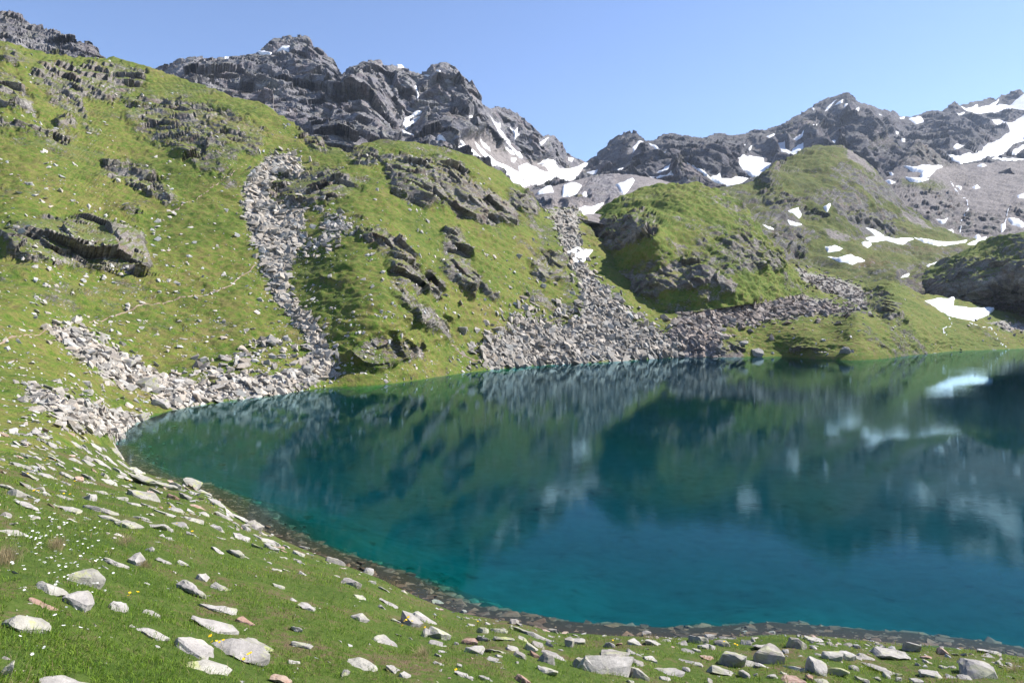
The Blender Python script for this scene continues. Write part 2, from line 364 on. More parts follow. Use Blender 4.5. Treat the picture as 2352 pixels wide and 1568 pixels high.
# ------------------------------------------------------------------ shorelines
FAR = [(265, 1020), (272, 1000), (290, 985), (340, 962), (400, 940), (520, 918), (640, 905), (700, 897), (760, 888), (800, 884), (900, 880), (1000, 870), (1100, 852), (1130, 845),
       (1250, 838), (1400, 830), (1560, 820), (1650, 819), (1800, 819), (2000, 817), (2100, 815), (2165, 812), (2176, 807), (2250, 803), (2352, 800), (2700, 796), (3000, 793)]
NEAR = [(265, 1020), (275, 1050), (300, 1070), (340, 1088), (385, 1100), (430, 1110), (480, 1135), (520, 1160), (560, 1190), (600, 1215), (650, 1240), (720, 1270), (800, 1300), (880, 1330),
        (960, 1370), (1040, 1403), (1100, 1415), (1190, 1430), (1260, 1447), (1400, 1458), (1550, 1462), (1700, 1458), (1800, 1455), (1900, 1460), (2000, 1470), (2150, 1480), (2250, 1492), (2352, 1507), (2700, 1565), (3100, 1640)]
LAKE = FAR + NEAR[::-1][:-1]
far_line, near_line = line(FAR), line(NEAR)
def shore_ctrl(pts, z=0.0): return [(u, v, float(plane_depth(v, z))) for u, v in pts]
# ------------------------------------------------------------------ near meadow (foreground) surface
C1 = shore_ctrl(NEAR[::2] + NEAR[-3:]) + [
    (-300, 1568, 3.5), (0, 1568, 3.9), (0, 1400, 5.2), (0, 1250, 8), (0, 1120, 13), (0, 1000, 24), (0, 930, 34), (-300, 1000, 19), (-300, 1250, 7.0), (-700, 1250, 6.3), (-700, 1000, 15), (-700, 1568, 3.2),
    (150, 1030, 27), (150, 960, 36), (150, 1150, 14.5), (300, 1568, 4.8), (300, 1400, 6.9), (300, 1250, 11), (300, 1150, 18), (600, 1568, 6.0), (600, 1400, 9.0), (600, 1300, 13.8), (800, 1568, 6.6), (800, 1400, 10.7), (800, 1340, 14.8),
    (1000, 1480, 10.0), (1176, 1568, 8.2), (1176, 1480, 11.6), (1450, 1568, 10.8), (1450, 1510, 13.0), (1700, 1568, 12.6), (1700, 1510, 14.9), (2000, 1568, 13.7), (2000, 1515, 15.4), (2352, 1568, 14.3), (2352, 1535, 15.4),
    (0, 1900, 2.45), (1176, 1900, 4.1), (2352, 1900, 7.6), (-700, 1900, 2.1), (3000, 1900, 9.0), (0, 2150, 1.9), (1176, 2150, 2.9), (2352, 2150, 5.0), (3000, 2150, 5.6), (3000, 1700, 12.5)]
T1 = TPS(C1)
C2 = shore_ctrl(FAR[::2] + FAR[-2:]) + [
    (0, 1060, 17.5), (0, 1000, 24), (0, 930, 34), (0, 860, 47), (0, 780, 60), (0, 700, 76), (0, 600, 93), (0, 500, 107), (0, 400, 126), (0, 300, 150), (0, 200, 178), (0, 95, 215),
    (-330, 1060, 14), (-330, 930, 26), (-330, 800, 42), (-330, 600, 75), (-330, 400, 108), (-330, 100, 190),
    (150, 1030, 27), (150, 960, 36), (150, 850, 58), (150, 740, 80), (150, 620, 100), (170, 500, 117), (170, 400, 140), (170, 300, 170), (170, 200, 205), (170, 130, 238),
    (340, 850, 79), (340, 740, 96), (330, 620, 112), (330, 500, 133), (330, 400, 156), (330, 300, 190), (330, 160, 248), (550, 800, 93), (550, 700, 108), (550, 600, 125), (550, 500, 142), (550, 400, 164), (550, 320, 190), (550, 225, 240),
    (700, 820, 97), (680, 700, 113), (640, 600, 129), (600, 500, 146), (620, 420, 166), (650, 360, 186), (690, 305, 212), (800, 800, 98), (820, 700, 106), (800, 600, 121), (760, 520, 139), (780, 420, 166), (800, 350, 198),
    (900, 800, 102), (930, 700, 111), (900, 600, 125), (870, 500, 146), (880, 400, 181), (880, 328, 212), (1000, 800, 120), (1010, 700, 131), (1000, 600, 145), (980, 520, 160), (1000, 400, 192), (1000, 335, 228),
    (1100, 800, 134), (1130, 700, 149), (1120, 600, 166), (1100, 520, 182), (1100, 430, 207), (1090, 362, 238), (1200, 780, 151), (1210, 700, 162), (1210, 620, 180), (1220, 540, 203), (1210, 450, 240),
    (1300, 780, 161), (1330, 720, 174), (1330, 640, 197), (1320, 580, 218), (1300, 520, 243), (1300, 482, 264), (1400, 760, 174), (1430, 700, 192), (1460, 620, 232), (1430, 560, 265),
    (1550, 770, 186), (1550, 720, 203), (1550, 640, 245), (1650, 780, 190), (1650, 730, 205), (1700, 660, 240), (1700, 600, 290), (1800, 770, 194), (1850, 742, 201), (1960, 724, 206), (2060, 735, 211), (2100, 755, 216), (2150, 785, 221),
    (1850, 705, 232), (1940, 712, 232), (1820, 640, 285), (1820, 608, 315), (1900, 655, 285), (2000, 690, 262), (2040, 650, 290), (2100, 690, 268), (2170, 745, 252), (2150, 690, 300), (2220, 700, 305), (2290, 725, 300), (2230, 770, 252), (2352, 772, 275), (2352, 745, 305), (2700, 770, 300), (3000, 770, 310)]
T2 = TPS(C2)
def near_depth(u, v): return T1.depth(u, v, 1.5, 60)
def hill_depth(u, v): return T2.depth(u, v, 10, 420)
def meadow_bump(P):
    return 0.10*perlin(P*np.array([.55, .55, .55])) + 0.05*fbm(P*2.3, 3) + 0.02*fbm(P*9.0, 2)
def near_point(u, v, bump=True):
    P = unproject(u, v, near_depth(u, v))
    if bump:
        sd = sdist(LAKE, u, v, 60)
        P[..., 2] += meadow_bump(P)*np.clip(sd/25, 0, 1)
    return P
def grid_faces(nu, nv):
    i = np.arange(nu-1)[:, None]*nv + np.arange(nv-1)[None]
    return np.stack([i, i+nv, i+nv+1, i+1], -1).reshape(-1, 4)
def vnormals(V, nu, nv):
    G = V.reshape(nu, nv, 3); du = np.gradient(G, axis=0); dv = np.gradient(G, axis=1)
    n = np.cross(du, dv); n /= np.linalg.norm(n, axis=2, keepdims=True) + 1e-9
    return n
def build_ground():
    us = np.concatenate([np.arange(-700, 0, 14), np.arange(0, 2352, 5.0), np.arange(2352, 3001, 14)])
    nv = 190
    top = np.where(us < 620, np.interp(us, [-700, 150, 265, 330, 430, 520, 620], [1030, 1030, 1000, 1035, 1085, 1135, float(near_line(620)) - 14]), near_line(us) - 14)
    bot = np.full_like(us, 2150.0)
    s = np.linspace(0, 1, nv)**0.72
    U = np.repeat(us[:, None], nv, 1); Vv = bot[:, None] + (top-bot)[:, None]*s[None]
    P = near_point(U, Vv)
    sd = sdist(LAKE, U, Vv, 60)
    P[..., 2] -= np.clip(-sd, 0, 60)*0.03
    a = np.zeros((*U.shape, 4), np.float32)
    return P, U, Vv
GP, GU, GV = build_ground()
g = mesh_np('ground', GP.reshape(-1, 3), grid_faces(*GU.shape), M_ground)
tag(g, 'sloping green alpine meadow along the near lake shore', 'ground', kind='structure')
# ------------------------------------------------------------------ layered terrain
SURF = {}
def terrain(name, label, cat, u0, u1, su, nv, top, bot, depthf, mat, polys=(), base=(0.0, 0.0, 0.3), disp=None, snow=(), back=(60, 0.8, 14), outcrops=(), warp=7.0,
            lake=False, rock_noise=0.0, snow_lift=1.0, nfreq=0.02):
    us = np.arange(u0, u1+0.1, su); nu = len(us); s = np.linspace(0, 1, nv)
    tv, bv = top(us), bot(us)
    U = np.repeat(us[:, None], nv, 1); V = bv[:, None] + (tv-bv)[:, None]*s[None]
    P = unproject(U, V, depthf(U, V))
    # far side of the crest
    bl, bs, bn = back
    d0 = P[:, -1, :]; hd = d0 - CAM; hd[:, 2] = 0; hd /= np.linalg.norm(hd, axis=1, keepdims=True)
    ks = (np.arange(1, bn+1)/bn)**1.6*bl
    B = d0[:, None, :] + hd[:, None, :]*ks[None, :, None]; B[..., 2] -= ks[None]*bs*(0.35 + 0.65*ks[None]/bl)
    P = np.concatenate([P, B], 1); nv2 = nv + bn
    U = np.concatenate([U, np.repeat(us[:, None], bn, 1)], 1); V = np.concatenate([V, np.repeat(tv[:, None], bn, 1) - 0.01], 1)
    q = np.stack([U/34, V/34, np.full_like(U, len(name)*1.7)], -1)
    wu = U + warp*(perlin(q) + 0.5*perlin(q*2.7 + 5) + 0.25*perlin(q*7.1)); wv = V + warp*(perlin(q + 31.1) + 0.5*perlin(q*2.7 + 41) + 0.25*perlin(q*7.1 + 11))
    rock_p = None; rock = np.full(U.shape, base[0]); scree = np.full(U.shape, base[1]); bare = np.full(U.shape, base[2]); bulge = np.zeros(U.shape)
    for kind, amt, w, poly in polys:
        sdv = sdist(poly, wu, wv, 60); mk = soft(sdv, w)
        if kind == 'rock':
            pv = np.array(poly)[:, 1]; tt = np.clip((wv - pv.min())/(pv.max() - pv.min()), 0, 1)
            rock = np.maximum(rock, np.clip(soft(sdv - 3, 13)*1.25*amt, 0, 1)*(0.6 + 0.4*amt)); bulge = np.maximum(bulge, mk*amt*(0.1 + 0.9*tt**1.3))
        elif kind == 'rockonly': rock = np.maximum(rock, mk*amt)
        elif kind == 'scree': scree = np.maximum(scree, mk*amt); rock = rock*(1-mk*amt)
        elif kind == 'grass': rock = rock*(1-mk*amt); scree = scree*(1-mk*amt)
        elif kind == 'bare': bare = np.maximum(bare, mk*amt)
        elif kind == 'dip': bulge = bulge - mk*amt
    rock_p = rock.copy()
    if rock_noise > 0:
        rn = fbm(P*nfreq*np.array([1, 1, 1.6]), 5, 0.55)
        rock = np.maximum(rock, np.clip((rn - 0.02 + rock_noise*0.3)*3.2, 0, 1)*rock_noise*(1-scree)*np.clip((np.linalg.norm(P-CAM, axis=-1)-55)/60, 0.1, 1))
    brk = fbm(P*nfreq*6*np.array([1, 1, 1.5]), 4, 0.6)
    rock = np.where(rock < 0.97*max(base[0], 0.01) if base[0] > 0.5 else rock > 0, np.clip(rock + brk*1.1*rock*(1.15-rock)*2.0, 0, 1), rock)
    snowm = [(soft(sdist(pl, U + (wu-U)*0.45, V + (wv-V)*0.45, 40), 2.2), lab) for pl, lab in snow]
    smax = np.zeros(U.shape); smw = np.zeros(U.shape)
    for (mk, _), (pl, _l) in zip(snowm, snow):
        smax = np.maximum(smax, mk); smw = np.maximum(smw, soft(sdist(pl, U, V, 40) - 3, 9))
    N = vnormals(P, nu, nv2)
    N[:, nv:] = N[:, nv-1:nv]*np.linspace(1, 0, bn)[None, :, None] + np.array([0, 0, 1.0])*np.linspace(0, 1, bn)[None, :, None]
    N /= np.linalg.norm(N, axis=2, keepdims=True) + 1e-9
    tc = CAM - P; tc[..., 2] *= 0.3; tc /= np.linalg.norm(tc, axis=2, keepdims=True)
    rw = np.clip(rock*(1 if base[0] > 0.5 else sstep(0.05, 0.5, rock_p)), 0, 1)[..., None]*0.9
    N = N*(1-rw) + (N*0.22 + tc*0.9)*rw; N /= np.linalg.norm(N, axis=2, keepdims=True) + 1e-9
    rdisp = rock if base[0] > 0.5 else np.maximum(np.minimum(rock, sstep(0.05, 0.5, rock_p)), 0.25*rock)
    dsp = disp(P, rdisp, scree, bulge, U, V)*(1 - 0.9*sstep(0.0, 0.9, smw))
    if lake:
        sd = sdist(LAKE, U, V, 60); dsp = dsp*np.clip(sd/14, 0, 1)
    Q = P + N*dsp[..., None]
    if lake: Q[..., 2] -= np.clip(-sd, 0, 60)*0.09; Q[..., 2] = np.where((sd > 0) & (sd < 59), np.maximum(Q[..., 2], 0.02*sd), Q[..., 2])
    N2 = vnormals(Q, nu, nv2); N2 = np.where(N2[..., 2:3] < -0.9, -N2, N2)
    A = np.stack([rock*(1-smax*0.5), scree, bare, np.ones_like(rock)], -1).astype(np.float32)
    fc = grid_faces(nu, nv2)
    Vf = Q.reshape(-1, 3); Nf = N2.reshape(-1, 3); Af = A.reshape(-1, 4)
    cu = U.ravel()[fc].mean(1); cv = V.ravel()[fc].mean(1); cwu = wu.ravel()[fc].mean(1); cwv = wv.ravel()[fc].mean(1)
    owner = np.full(len(fc), -1); front = (np.arange(len(fc)) % (nv2-1)) < nv-1
    for k, (pl, lab) in enumerate(outcrops):
        owner[(sdist(pl, cwu, cwv, 30) < 0) & front] = k
    main = sub_mesh(name, Vf, Nf, Af, fc[owner < 0], mat)
    tag(main, label, cat, kind='structure')
    for k, (pl, lab) in enumerate(outcrops):
        f = fc[owner == k]
        if len(f) > 3:
            o = sub_mesh('rock_outcrop', Vf, Nf, Af, f, mat); o.parent = main; o['label'] = lab
    fs = np.stack([smax.ravel()[fc].max(1)], 1)
    for mk, lab in snowm:
        mf = mk.ravel()[fc].max(1) > 0.12
        f = fc[mf & front]
        if len(f) < 3: continue
        dist_scale = np.linalg.norm(Q - CAM, axis=-1)/300.0
        lift = (mk - 0.4)*1.5*snow_lift*np.clip(dist_scale, 0.4, 4)
        S = Q + N*lift[..., None]
        so = sub_mesh('snow_patch', S.reshape(-1, 3), None, None, f, M_snow)
        tag(so, lab, 'snow patch', 'old snow patches on the mountainsides')
    SURF[name] = dict(us=us, su=su, u0=u0, nv=nv, top=tv, bot=bv, Q=Q, N=N2, rock=rock, scree=scree, smax=smax, obj=main)
    return main
def surf_point(name, u, v, field='Q'):
    S = SURF[name]; u = np.asarray(u, float); v = np.asarray(v, float)
    fi = np.clip((u - S['u0'])/S['su'], 0, len(S['us'])-1.001); i = fi.astype(int); fx = fi - i
    t = np.interp(u, S['us'], S['top']); b = np.interp(u, S['us'], S['bot'])
    fj = np.clip((v - b)/(t - b), 0, 1)*(S['nv']-1); fj = np.clip(fj, 0, S['nv']-1.001); j = fj.astype(int); fy = fj - j
    A = S[field]
    if A.ndim == 3: fx = fx[..., None]; fy = fy[..., None]
    return A[i, j]*(1-fx)*(1-fy) + A[i+1, j]*fx*(1-fy) + A[i, j+1]*(1-fx)*fy + A[i+1, j+1]*fx*fy
def tps_layer(ctrl, lo, hi):
    T = TPS(ctrl); return lambda u, v: T.depth(u, v, lo, hi)

# ---- near hillsides along the far and left shore
OUTC = [
    ([(-60, 150), (0, 165), (30, 170), (55, 215), (78, 258), (40, 262), (0, 245), (-60, 240)], 1.0, 'pale tilted slab of bedrock at the picture edge'),
    ([(110, 140), (250, 150), (330, 165), (325, 200), (255, 230), (215, 220), (180, 215), (195, 262), (150, 250), (110, 225), (75, 170)], 0.85, 'broken dark crag just under the grassy skyline'),
    ([(285, 230), (350, 215), (440, 235), (530, 250), (600, 290), (612, 320), (590, 360), (560, 350), (510, 400), (450, 390), (400, 340), (350, 330), (290, 280)], 0.62, 'wide ledge-broken rock face half grown with grass'),
    ([(240, 370), (320, 375), (350, 400), (400, 462), (380, 468), (330, 450), (290, 420), (230, 400)], 0.95, 'slanting pale outcrop with a long sharp right edge'),
    ([(5, 540), (50, 510), (110, 495), (180, 495), (260, 510), (320, 540), (338, 580), (342, 625), (310, 635), (270, 620), (230, 630), (190, 620), (130, 610), (60, 605), (20, 585)], 0.85, 'large rounded outcrop with dark hollows above the path'),
    ([(690, 300), (735, 312), (748, 345), (715, 340)], 0.9, 'small crag on the skyline of the green ridge'),
    ([(605, 430), (650, 410), (720, 395), (780, 380), (820, 430), (790, 450), (740, 470), (680, 480), (640, 455), (612, 450)], 0.68, 'grass-topped outcrop beside the upper scree gully'),
    ([(801, 345), (864, 350), (862, 378), (830, 380), (806, 370)], 1.0, 'blocky dark crag on the crest left of the cliffs'),
    ([(870, 365), (900, 358), (975, 365), (985, 420), (1010, 450), (1015, 475), (980, 478), (940, 455), (905, 440), (890, 400)], 0.9, 'pale fluted cliff below the rounded green crest'),
    ([(972, 362), (1010, 360), (1060, 380), (1085, 420), (1120, 440), (1170, 470), (1185, 510), (1150, 515), (1090, 505), (1040, 480), (1010, 440), (990, 400)], 1.0, 'tall cliff with a deep shadowed cleft'),
    ([(1172, 440), (1215, 450), (1240, 480), (1225, 495), (1180, 478)], 0.95, 'dark crag at the right end of the green ridge'),
    ([(830, 540), (880, 535), (925, 560), (965, 610), (985, 665), (965, 675), (930, 650), (900, 625), (900, 580), (860, 555)], 0.85, 'grey rib of rock descending the middle slope'),
    ([(1020, 535), (1050, 530), (1080, 580), (1075, 600), (1100, 640), (1145, 680), (1130, 685), (1100, 650), (1085, 680), (1060, 660), (1010, 620), (1015, 600), (1035, 590), (1018, 565)], 0.85, 'two-step crag on the bright green slope'),
    ([(990, 620), (1010, 640), (1015, 665), (1005, 683), (992, 655)], 0.95, 'narrow rock fin in the grass'),
    ([(1220, 600), (1260, 575), (1290, 590), (1298, 640), (1260, 645), (1235, 635)], 0.8, 'low outcrop left of the small snow patch'),
    ([(900, 630), (935, 660), (985, 710), (1035, 730), (1042, 790), (1020, 780), (985, 750), (940, 740), (915, 690)], 0.62, 'ragged rocks with a reddish overhang on the lower rib'),
    ([(810, 800), (850, 780), (910, 770), (965, 800), (970, 825), (920, 830), (880, 850), (830, 845), (808, 830)], 0.62, 'low crag just above the lake shore'),
    ([(0, 285), (60, 292), (110, 300), (178, 312), (150, 318), (70, 310), (0, 296)], 0.8, 'thin ledge of rock across the grass'),
    ([(130, 270), (170, 275), (175, 300), (135, 295)], 0.8, 'small pale rock patch under the ledge'),
    ([(188, 275), (205, 285), (222, 305), (205, 300)], 0.8, 'small pointed rock beside the ledge'),
    ([(10, 110), (48, 118), (40, 145), (10, 140)], 0.8, 'dark block near the skyline at the picture edge'),
    ([(240, 470), (330, 480), (320, 510), (250, 500)], 0.45, 'weathered rock showing through turf above the big outcrop'),
]
SCREE = {
    'a': [(620, 355), (670, 350), (695, 385), (690, 410), (640, 405), (612, 430), (620, 470), (690, 480), (700, 510), (690, 550), (680, 580), (660, 620), (658, 680), (710, 720), (742, 770), (772, 860), (700, 892), (650, 892), (690, 850), (720, 820), (700, 770), (660, 720), (630, 680), (600, 600), (560, 490), (560, 430), (590, 390)],
    'b': [(110, 745), (170, 755), (230, 790), (300, 820), (350, 850), (420, 870), (480, 890), (560, 880), (640, 880), (700, 888), (640, 905), (520, 918), (400, 940), (345, 905), (290, 885), (220, 850), (160, 800)],
    'c': [(60, 900), (130, 920), (220, 935), (280, 950), (340, 965), (300, 1010), (262, 1020), (210, 1000), (150, 970), (90, 930)],
    'd': [(1262, 480), (1330, 478), (1330, 540), (1335, 590), (1350, 620), (1400, 680), (1450, 740), (1510, 770), (1560, 790), (1570, 818), (1400, 830), (1280, 838), (1130, 845), (1105, 830), (1110, 800), (1180, 760), (1210, 730), (1290, 750), (1330, 730), (1340, 700), (1330, 660), (1305, 610), (1290, 560), (1275, 520)],
    'e': [(1560, 724), (1629, 691), (1677, 694), (1718, 648), (1760, 665), (1808, 670), (1868, 687), (1968, 717), (1928, 722), (1868, 722), (1768, 735), (1655, 747), (1651, 790), (1638, 818), (1560, 818), (1540, 770)],
    'f': [(1820, 612), (1850, 620), (1920, 640), (1985, 665), (2000, 715), (1960, 700), (1900, 675), (1850, 650)],
    'g': [(740, 470), (790, 500), (820, 515), (790, 540), (750, 560), (700, 585), (690, 570), (740, 540)],
    'h': [(2270, 740), (2352, 745), (2700, 750), (2700, 765), (2352, 765), (2290, 755)],
}
hill_polys = [('scree', 0.95, 20, SCREE[k]) for k in 'abcde'] + [('scree', 0.8, 10, SCREE['f']), ('scree', 0.55, 14, SCREE['g']), ('scree', 0.9, 8, SCREE['h'])]
hill_polys += [('rock', a, 6, p) for p, a, l in OUTC]
hill_polys += [('dip', 4.2, 8, [(975, 362), (992, 368), (1012, 430), (1030, 470), (1055, 492), (1035, 485), (1008, 452), (988, 405)]),      # the shadowed cleft
               ('bare', 0.8, 18, [(1340, 690), (1420, 720), (1500, 770), (1480, 800), (1380, 760)]), ('bare', 0.6, 14, [(1100, 810), (1040, 770), (1050, 760), (1120, 800)]),
               ('rock', 0.9, 5, [(1996, 672), (2030, 668), (2060, 700), (2078, 728), (2040, 728), (2010, 712), (1998, 692)]),
               ('rock', 0.9, 4, [(1645, 806), (1665, 792), (1705, 785), (1700, 818), (1648, 818)]), ('rock', 0.6, 4, [(1820, 800), (1870, 795), (1890, 812), (1830, 814)])]
def hill_disp_old(P, rock, scree, bulge, U, V):
    near = np.clip((np.linalg.norm(P-CAM, axis=-1)-20)/60, 0.05, 1)
    gr = 1.3*fbm(P/26, 3) + 0.35*fbm(P/np.array([5.0, 5.0, 2.5]), 3) + 0.10*perlin(P/1.3)
    gd = np.array([1, 1, 0.45])
    rk = 2.6*bulge + rock*(2.4*fbm(P/11*gd, 4, 0.55, True) - 0.9 + 1.6*(blocks(P + 1.2*np.stack([perlin(P/5), perlin(P/5+9), perlin(P/5+17)], -1), (3.4, 3.4, 2.0), 1) - 0.5) + 0.7*(blocks(P, (1.3, 1.5, 0.9), 2) - 0.5))
    return gr*near*(1-0.6*rock) + rk*near + scree*near*0.25*fbm(P/1.6, 2)
def hill_disp(P, rock, scree, bulge, U, V):
    near = np.clip((np.linalg.norm(P-CAM, axis=-1)-20)/60, 0.05, 1)
    gr = 1.7*fbm(P/26, 3) + 0.6*fbm(P/np.array([6.0, 6.0, 3.0]), 3) + 0.75*fbm(P/np.array([9.0, 9.0, 1.9]) + 40, 2) + 0.38*fbm(P/np.array([1.8, 1.8, 0.9]), 2)
    def rk(p):
        q = rot(p + 4.5*np.stack([perlin(p/17), perlin(p/17+9), perlin(p/17+17)], -1), 0.9, 0.85, 0.5)*np.array([1.5, 0.8, 1.2])
        return 2.8*facet(q, 11, 1) + 1.25*facet(q, 4.6, 2) + 0.3*facet(q*np.array([1, 1, 1.6]), 1.9, 3) + 0.9*(fbm(p/12*np.array([1, 1, 0.5]), 2, .5, True)-.3)
    return (gr*(1-0.5*rock) + 1.7*bulge + rock*masked(rock, rk, P) + scree*0.3*fbm(P/1.6, 2))*near
HT = line([(-330, 40), (-100, 70), (0, 92), (60, 110), (110, 122), (170, 130), (260, 132), (330, 150), (400, 175), (480, 205), (545, 222), (600, 237), (650, 268), (700, 300), (745, 330), (800, 346), (835, 328), (880, 323), (940, 326), (990, 331), (1040, 342), (1080, 358), (1130, 382),
          (1160, 400), (1200, 430), (1225, 455), (1250, 478), (1325, 478), (1345, 500), (1370, 545), (1600, 600), (1700, 605), (1780, 606), (1820, 605), (1860, 612), (1940, 640), (1995, 652), (2030, 640), (2060, 645), (2090, 660), (2120, 676), (2150, 680), (2200, 688), (2250, 700), (2300, 716), (2352, 732), (2700, 745), (3000, 750)])
HB = lambda u: np.where(u < 420, np.interp(u, [-330, 150, 265, 330, 420], [1075, 1070, 1036, 1002, float(far_line(420)) + 12]), far_line(u) + 12)
snow_A = [(Z('z', [(525, 400), (670, 425), (600, 500), (570, 525), (500, 500), (450, 450)]), 'small bright snow patch in the gully at the foot of the dark cliff'),
          (Z(9, [(1675, 605), (1740, 585), (1840, 595), (1890, 560), (1860, 640), (1960, 655), (2080, 655), (2170, 645), (2100, 700), (2010, 745), (1900, 715), (1830, 700), (1780, 670)]), 'large snow patch under the shaded knoll beside the lake inlet')]
terrain('hill', 'green hillside with crags and scree rising from the left and far lake shore', 'hill', -330, 2800, 2.5, 310, HT, HB, hill_depth, M_hill, hill_polys, (0.0, 0.0, 0.45),
        hill_disp, snow_A, (50, 0.5, 14), [(p, l) for p, a, l in OUTC], lake=True, rock_noise=0.42, nfreq=0.03, snow_lift=0.8)
# ---- knoll beyond the lake
KT = line([(1300, 600), (1318, 566), (1330, 530), (1345, 498), (1400, 464), (1470, 430), (1540, 417), (1600, 418), (1660, 438), (1700, 468), (1730, 498), (1760, 538), (1790, 578), (1815, 608), (1850, 650)])
KB = line([(1300, 620), (1345, 625), (1385, 650), (1420, 710), (1480, 722), (1600, 716), (1700, 700), (1800, 690), (1850, 670)])
KC = [(1320, 570, 282), (1335, 540, 286), (1350, 600, 252), (1370, 560, 258), (1400, 560, 245), (1460, 555, 223), (1500, 525, 218), (1400, 505, 268), (1460, 490, 258), (1505, 490, 256), (1390, 480, 290), (1450, 590, 222), (1400, 630, 226), (1410, 665, 225), (1440, 680, 213), (1460, 640, 215), (1490, 690, 203), (1520, 660, 203), (1560, 610, 216),
      (1560, 690, 203), (1600, 655, 203), (1640, 690, 206), (1660, 645, 210), (1690, 665, 210), (1700, 600, 226), (1750, 620, 232), (1760, 670, 226), (1800, 650, 246), (1840, 660, 260), (1550, 500, 248), (1550, 455, 272), (1550, 420, 305), (1450, 445, 300), (1650, 450, 285), (1650, 540, 240), (1720, 520, 262), (1780, 585, 262)]
rk1 = [(1323, 560), (1354, 524), (1415, 502), (1471, 488), (1504, 496), (1507, 527), (1454, 555), (1399, 563), (1368, 571)]
rk2 = [(1399, 635), (1426, 624), (1471, 635), (1510, 624), (1565, 602), (1593, 591), (1632, 613), (1649, 624), (1691, 652), (1685, 669), (1616, 652), (1524, 671), (1454, 683), (1415, 677)]
rk3 = [(1635, 563), (1677, 527), (1705, 541), (1741, 552), (1799, 591), (1802, 616), (1730, 621), (1693, 619), (1649, 582)]
def knoll_disp(P, rock, scree, bulge, U, V):
    gr = 2.4*fbm(P/22, 3) + 1.7*fbm(P/np.array([6.0, 6.0, 3.5]), 3) + 0.75*fbm(P/2.2, 2)
    def rk(p):
        q = rot(p + 4*np.stack([perlin(p/17), perlin(p/17+9), perlin(p/17+17)], -1), 0.9, 0.85, 0.5)*np.array([1.6, 0.8, 1.2])
        return 3.4*facet(q, 14, 1) + 1.5*facet(q, 5.5, 2) + 0.4*facet(q, 2.2, 3) + 1.2*(fbm(p/13*np.array([1, 1, 0.4]), 3, .5, True)-.3)
    return gr + rock*masked(rock, rk, P) + 1.2*bulge
terrain('knoll', 'rounded grassy knoll with dark cliffs above the far shore', 'hill', 1300, 1850, 2.2, 150, KT, KB, tps_layer(KC, 190, 330), M_hill,
        [('rock', 0.95, 6, rk1), ('rock', 0.9, 6, rk2), ('rock', 0.6, 7, rk3)], (0.0, 0.0, 0.3), knoll_disp, (), (60, 0.6, 12),
        [(rk1, 'shadowed slabby cliff on the upper left of the knoll'), (rk2, 'dark cliff band along the foot of the knoll'), (rk3, 'reddish and grey crag on the right flank of the knoll')], rock_noise=0.5, nfreq=0.04)
# ---- shaded knoll at the right edge
FT = line([(2040, 690), (2060, 668), (2100, 628), (2150, 602), (2200, 580), (2260, 552), (2300, 540), (2352, 530), (2430, 545), (2560, 590), (2760, 640), (3000, 660)])
FB = line([(2040, 720), (2120, 728), (2190, 730), (2300, 750), (2352, 762), (3000, 770)])
FC = [(2050, 690, 410), (2080, 670, 400), (2120, 690, 378), (2150, 640, 376), (2190, 690, 345), (2250, 650, 325), (2240, 590, 362), (2290, 710, 340), (2352, 650, 305), (2352, 730, 335), (2352, 540, 335), (2260, 560, 385), (2150, 605, 415), (2450, 680, 285), (2450, 560, 325), (2700, 690, 285), (2700, 630, 320), (3000, 700, 290), (3000, 660, 320), (2300, 600, 330)]
frk = [(2130, 640), (2200, 600), (2260, 590), (2340, 600), (2352, 560), (2500, 560), (2500, 680), (2352, 690), (2300, 712), (2240, 705), (2180, 690), (2120, 690)]
terrain('shaded_knoll', 'steep knoll with its dark shaded flank towards the lake inlet', 'hill', 2040, 2760, 3.0, 110, FT, FB, tps_layer(FC, 240, 420), M_hill, [('rock', 0.75, 10, frk)], (0.0, 0.0, 0.3), knoll_disp, (), (80, 0.5, 10),
        [(frk, 'dark fluted rock wall facing the snow patch')], rock_noise=0.65, nfreq=0.03)
# ---- side valley with the green ridge
VT = line([(1540, 470), (1580, 445), (1640, 434), (1700, 430), (1745, 412), (1770, 388), (1800, 358), (1840, 340), (1870, 331), (1930, 333), (1960, 345), (2000, 385), (2040, 424), (2080, 470), (2140, 505), (2200, 535), (2240, 548), (2352, 545), (3000, 540)])
VB = line([(1540, 620), (1700, 640), (1800, 680), (2000, 700), (2100, 705), (3000, 710)])
VC = [(1560, 560, 380), (1640, 500, 420), (1560, 470, 470), (1700, 560, 385), (1750, 520, 430), (1800, 480, 480), (1850, 420, 560), (1870, 332, 690), (1800, 360, 650), (1760, 410, 560), (1745, 413, 580), (1640, 434, 520), (1930, 335, 700), (1950, 450, 560), (2000, 500, 560), (2050, 480, 610), (2100, 540, 570), (2000, 385, 690), (1900, 380, 610), (1920, 520, 490),
      (1830, 640, 330), (1950, 610, 385), (2050, 640, 370), (2150, 600, 460), (2200, 650, 420), (1900, 580, 430), (2000, 560, 500), (2100, 572, 520), (2200, 560, 580), (2240, 550, 640), (2352, 547, 660), (3000, 545, 660), (1700, 640, 310), (2000, 700, 330), (2150, 700, 380), (2352, 700, 430), (3000, 700, 430), (1830, 600, 390)]
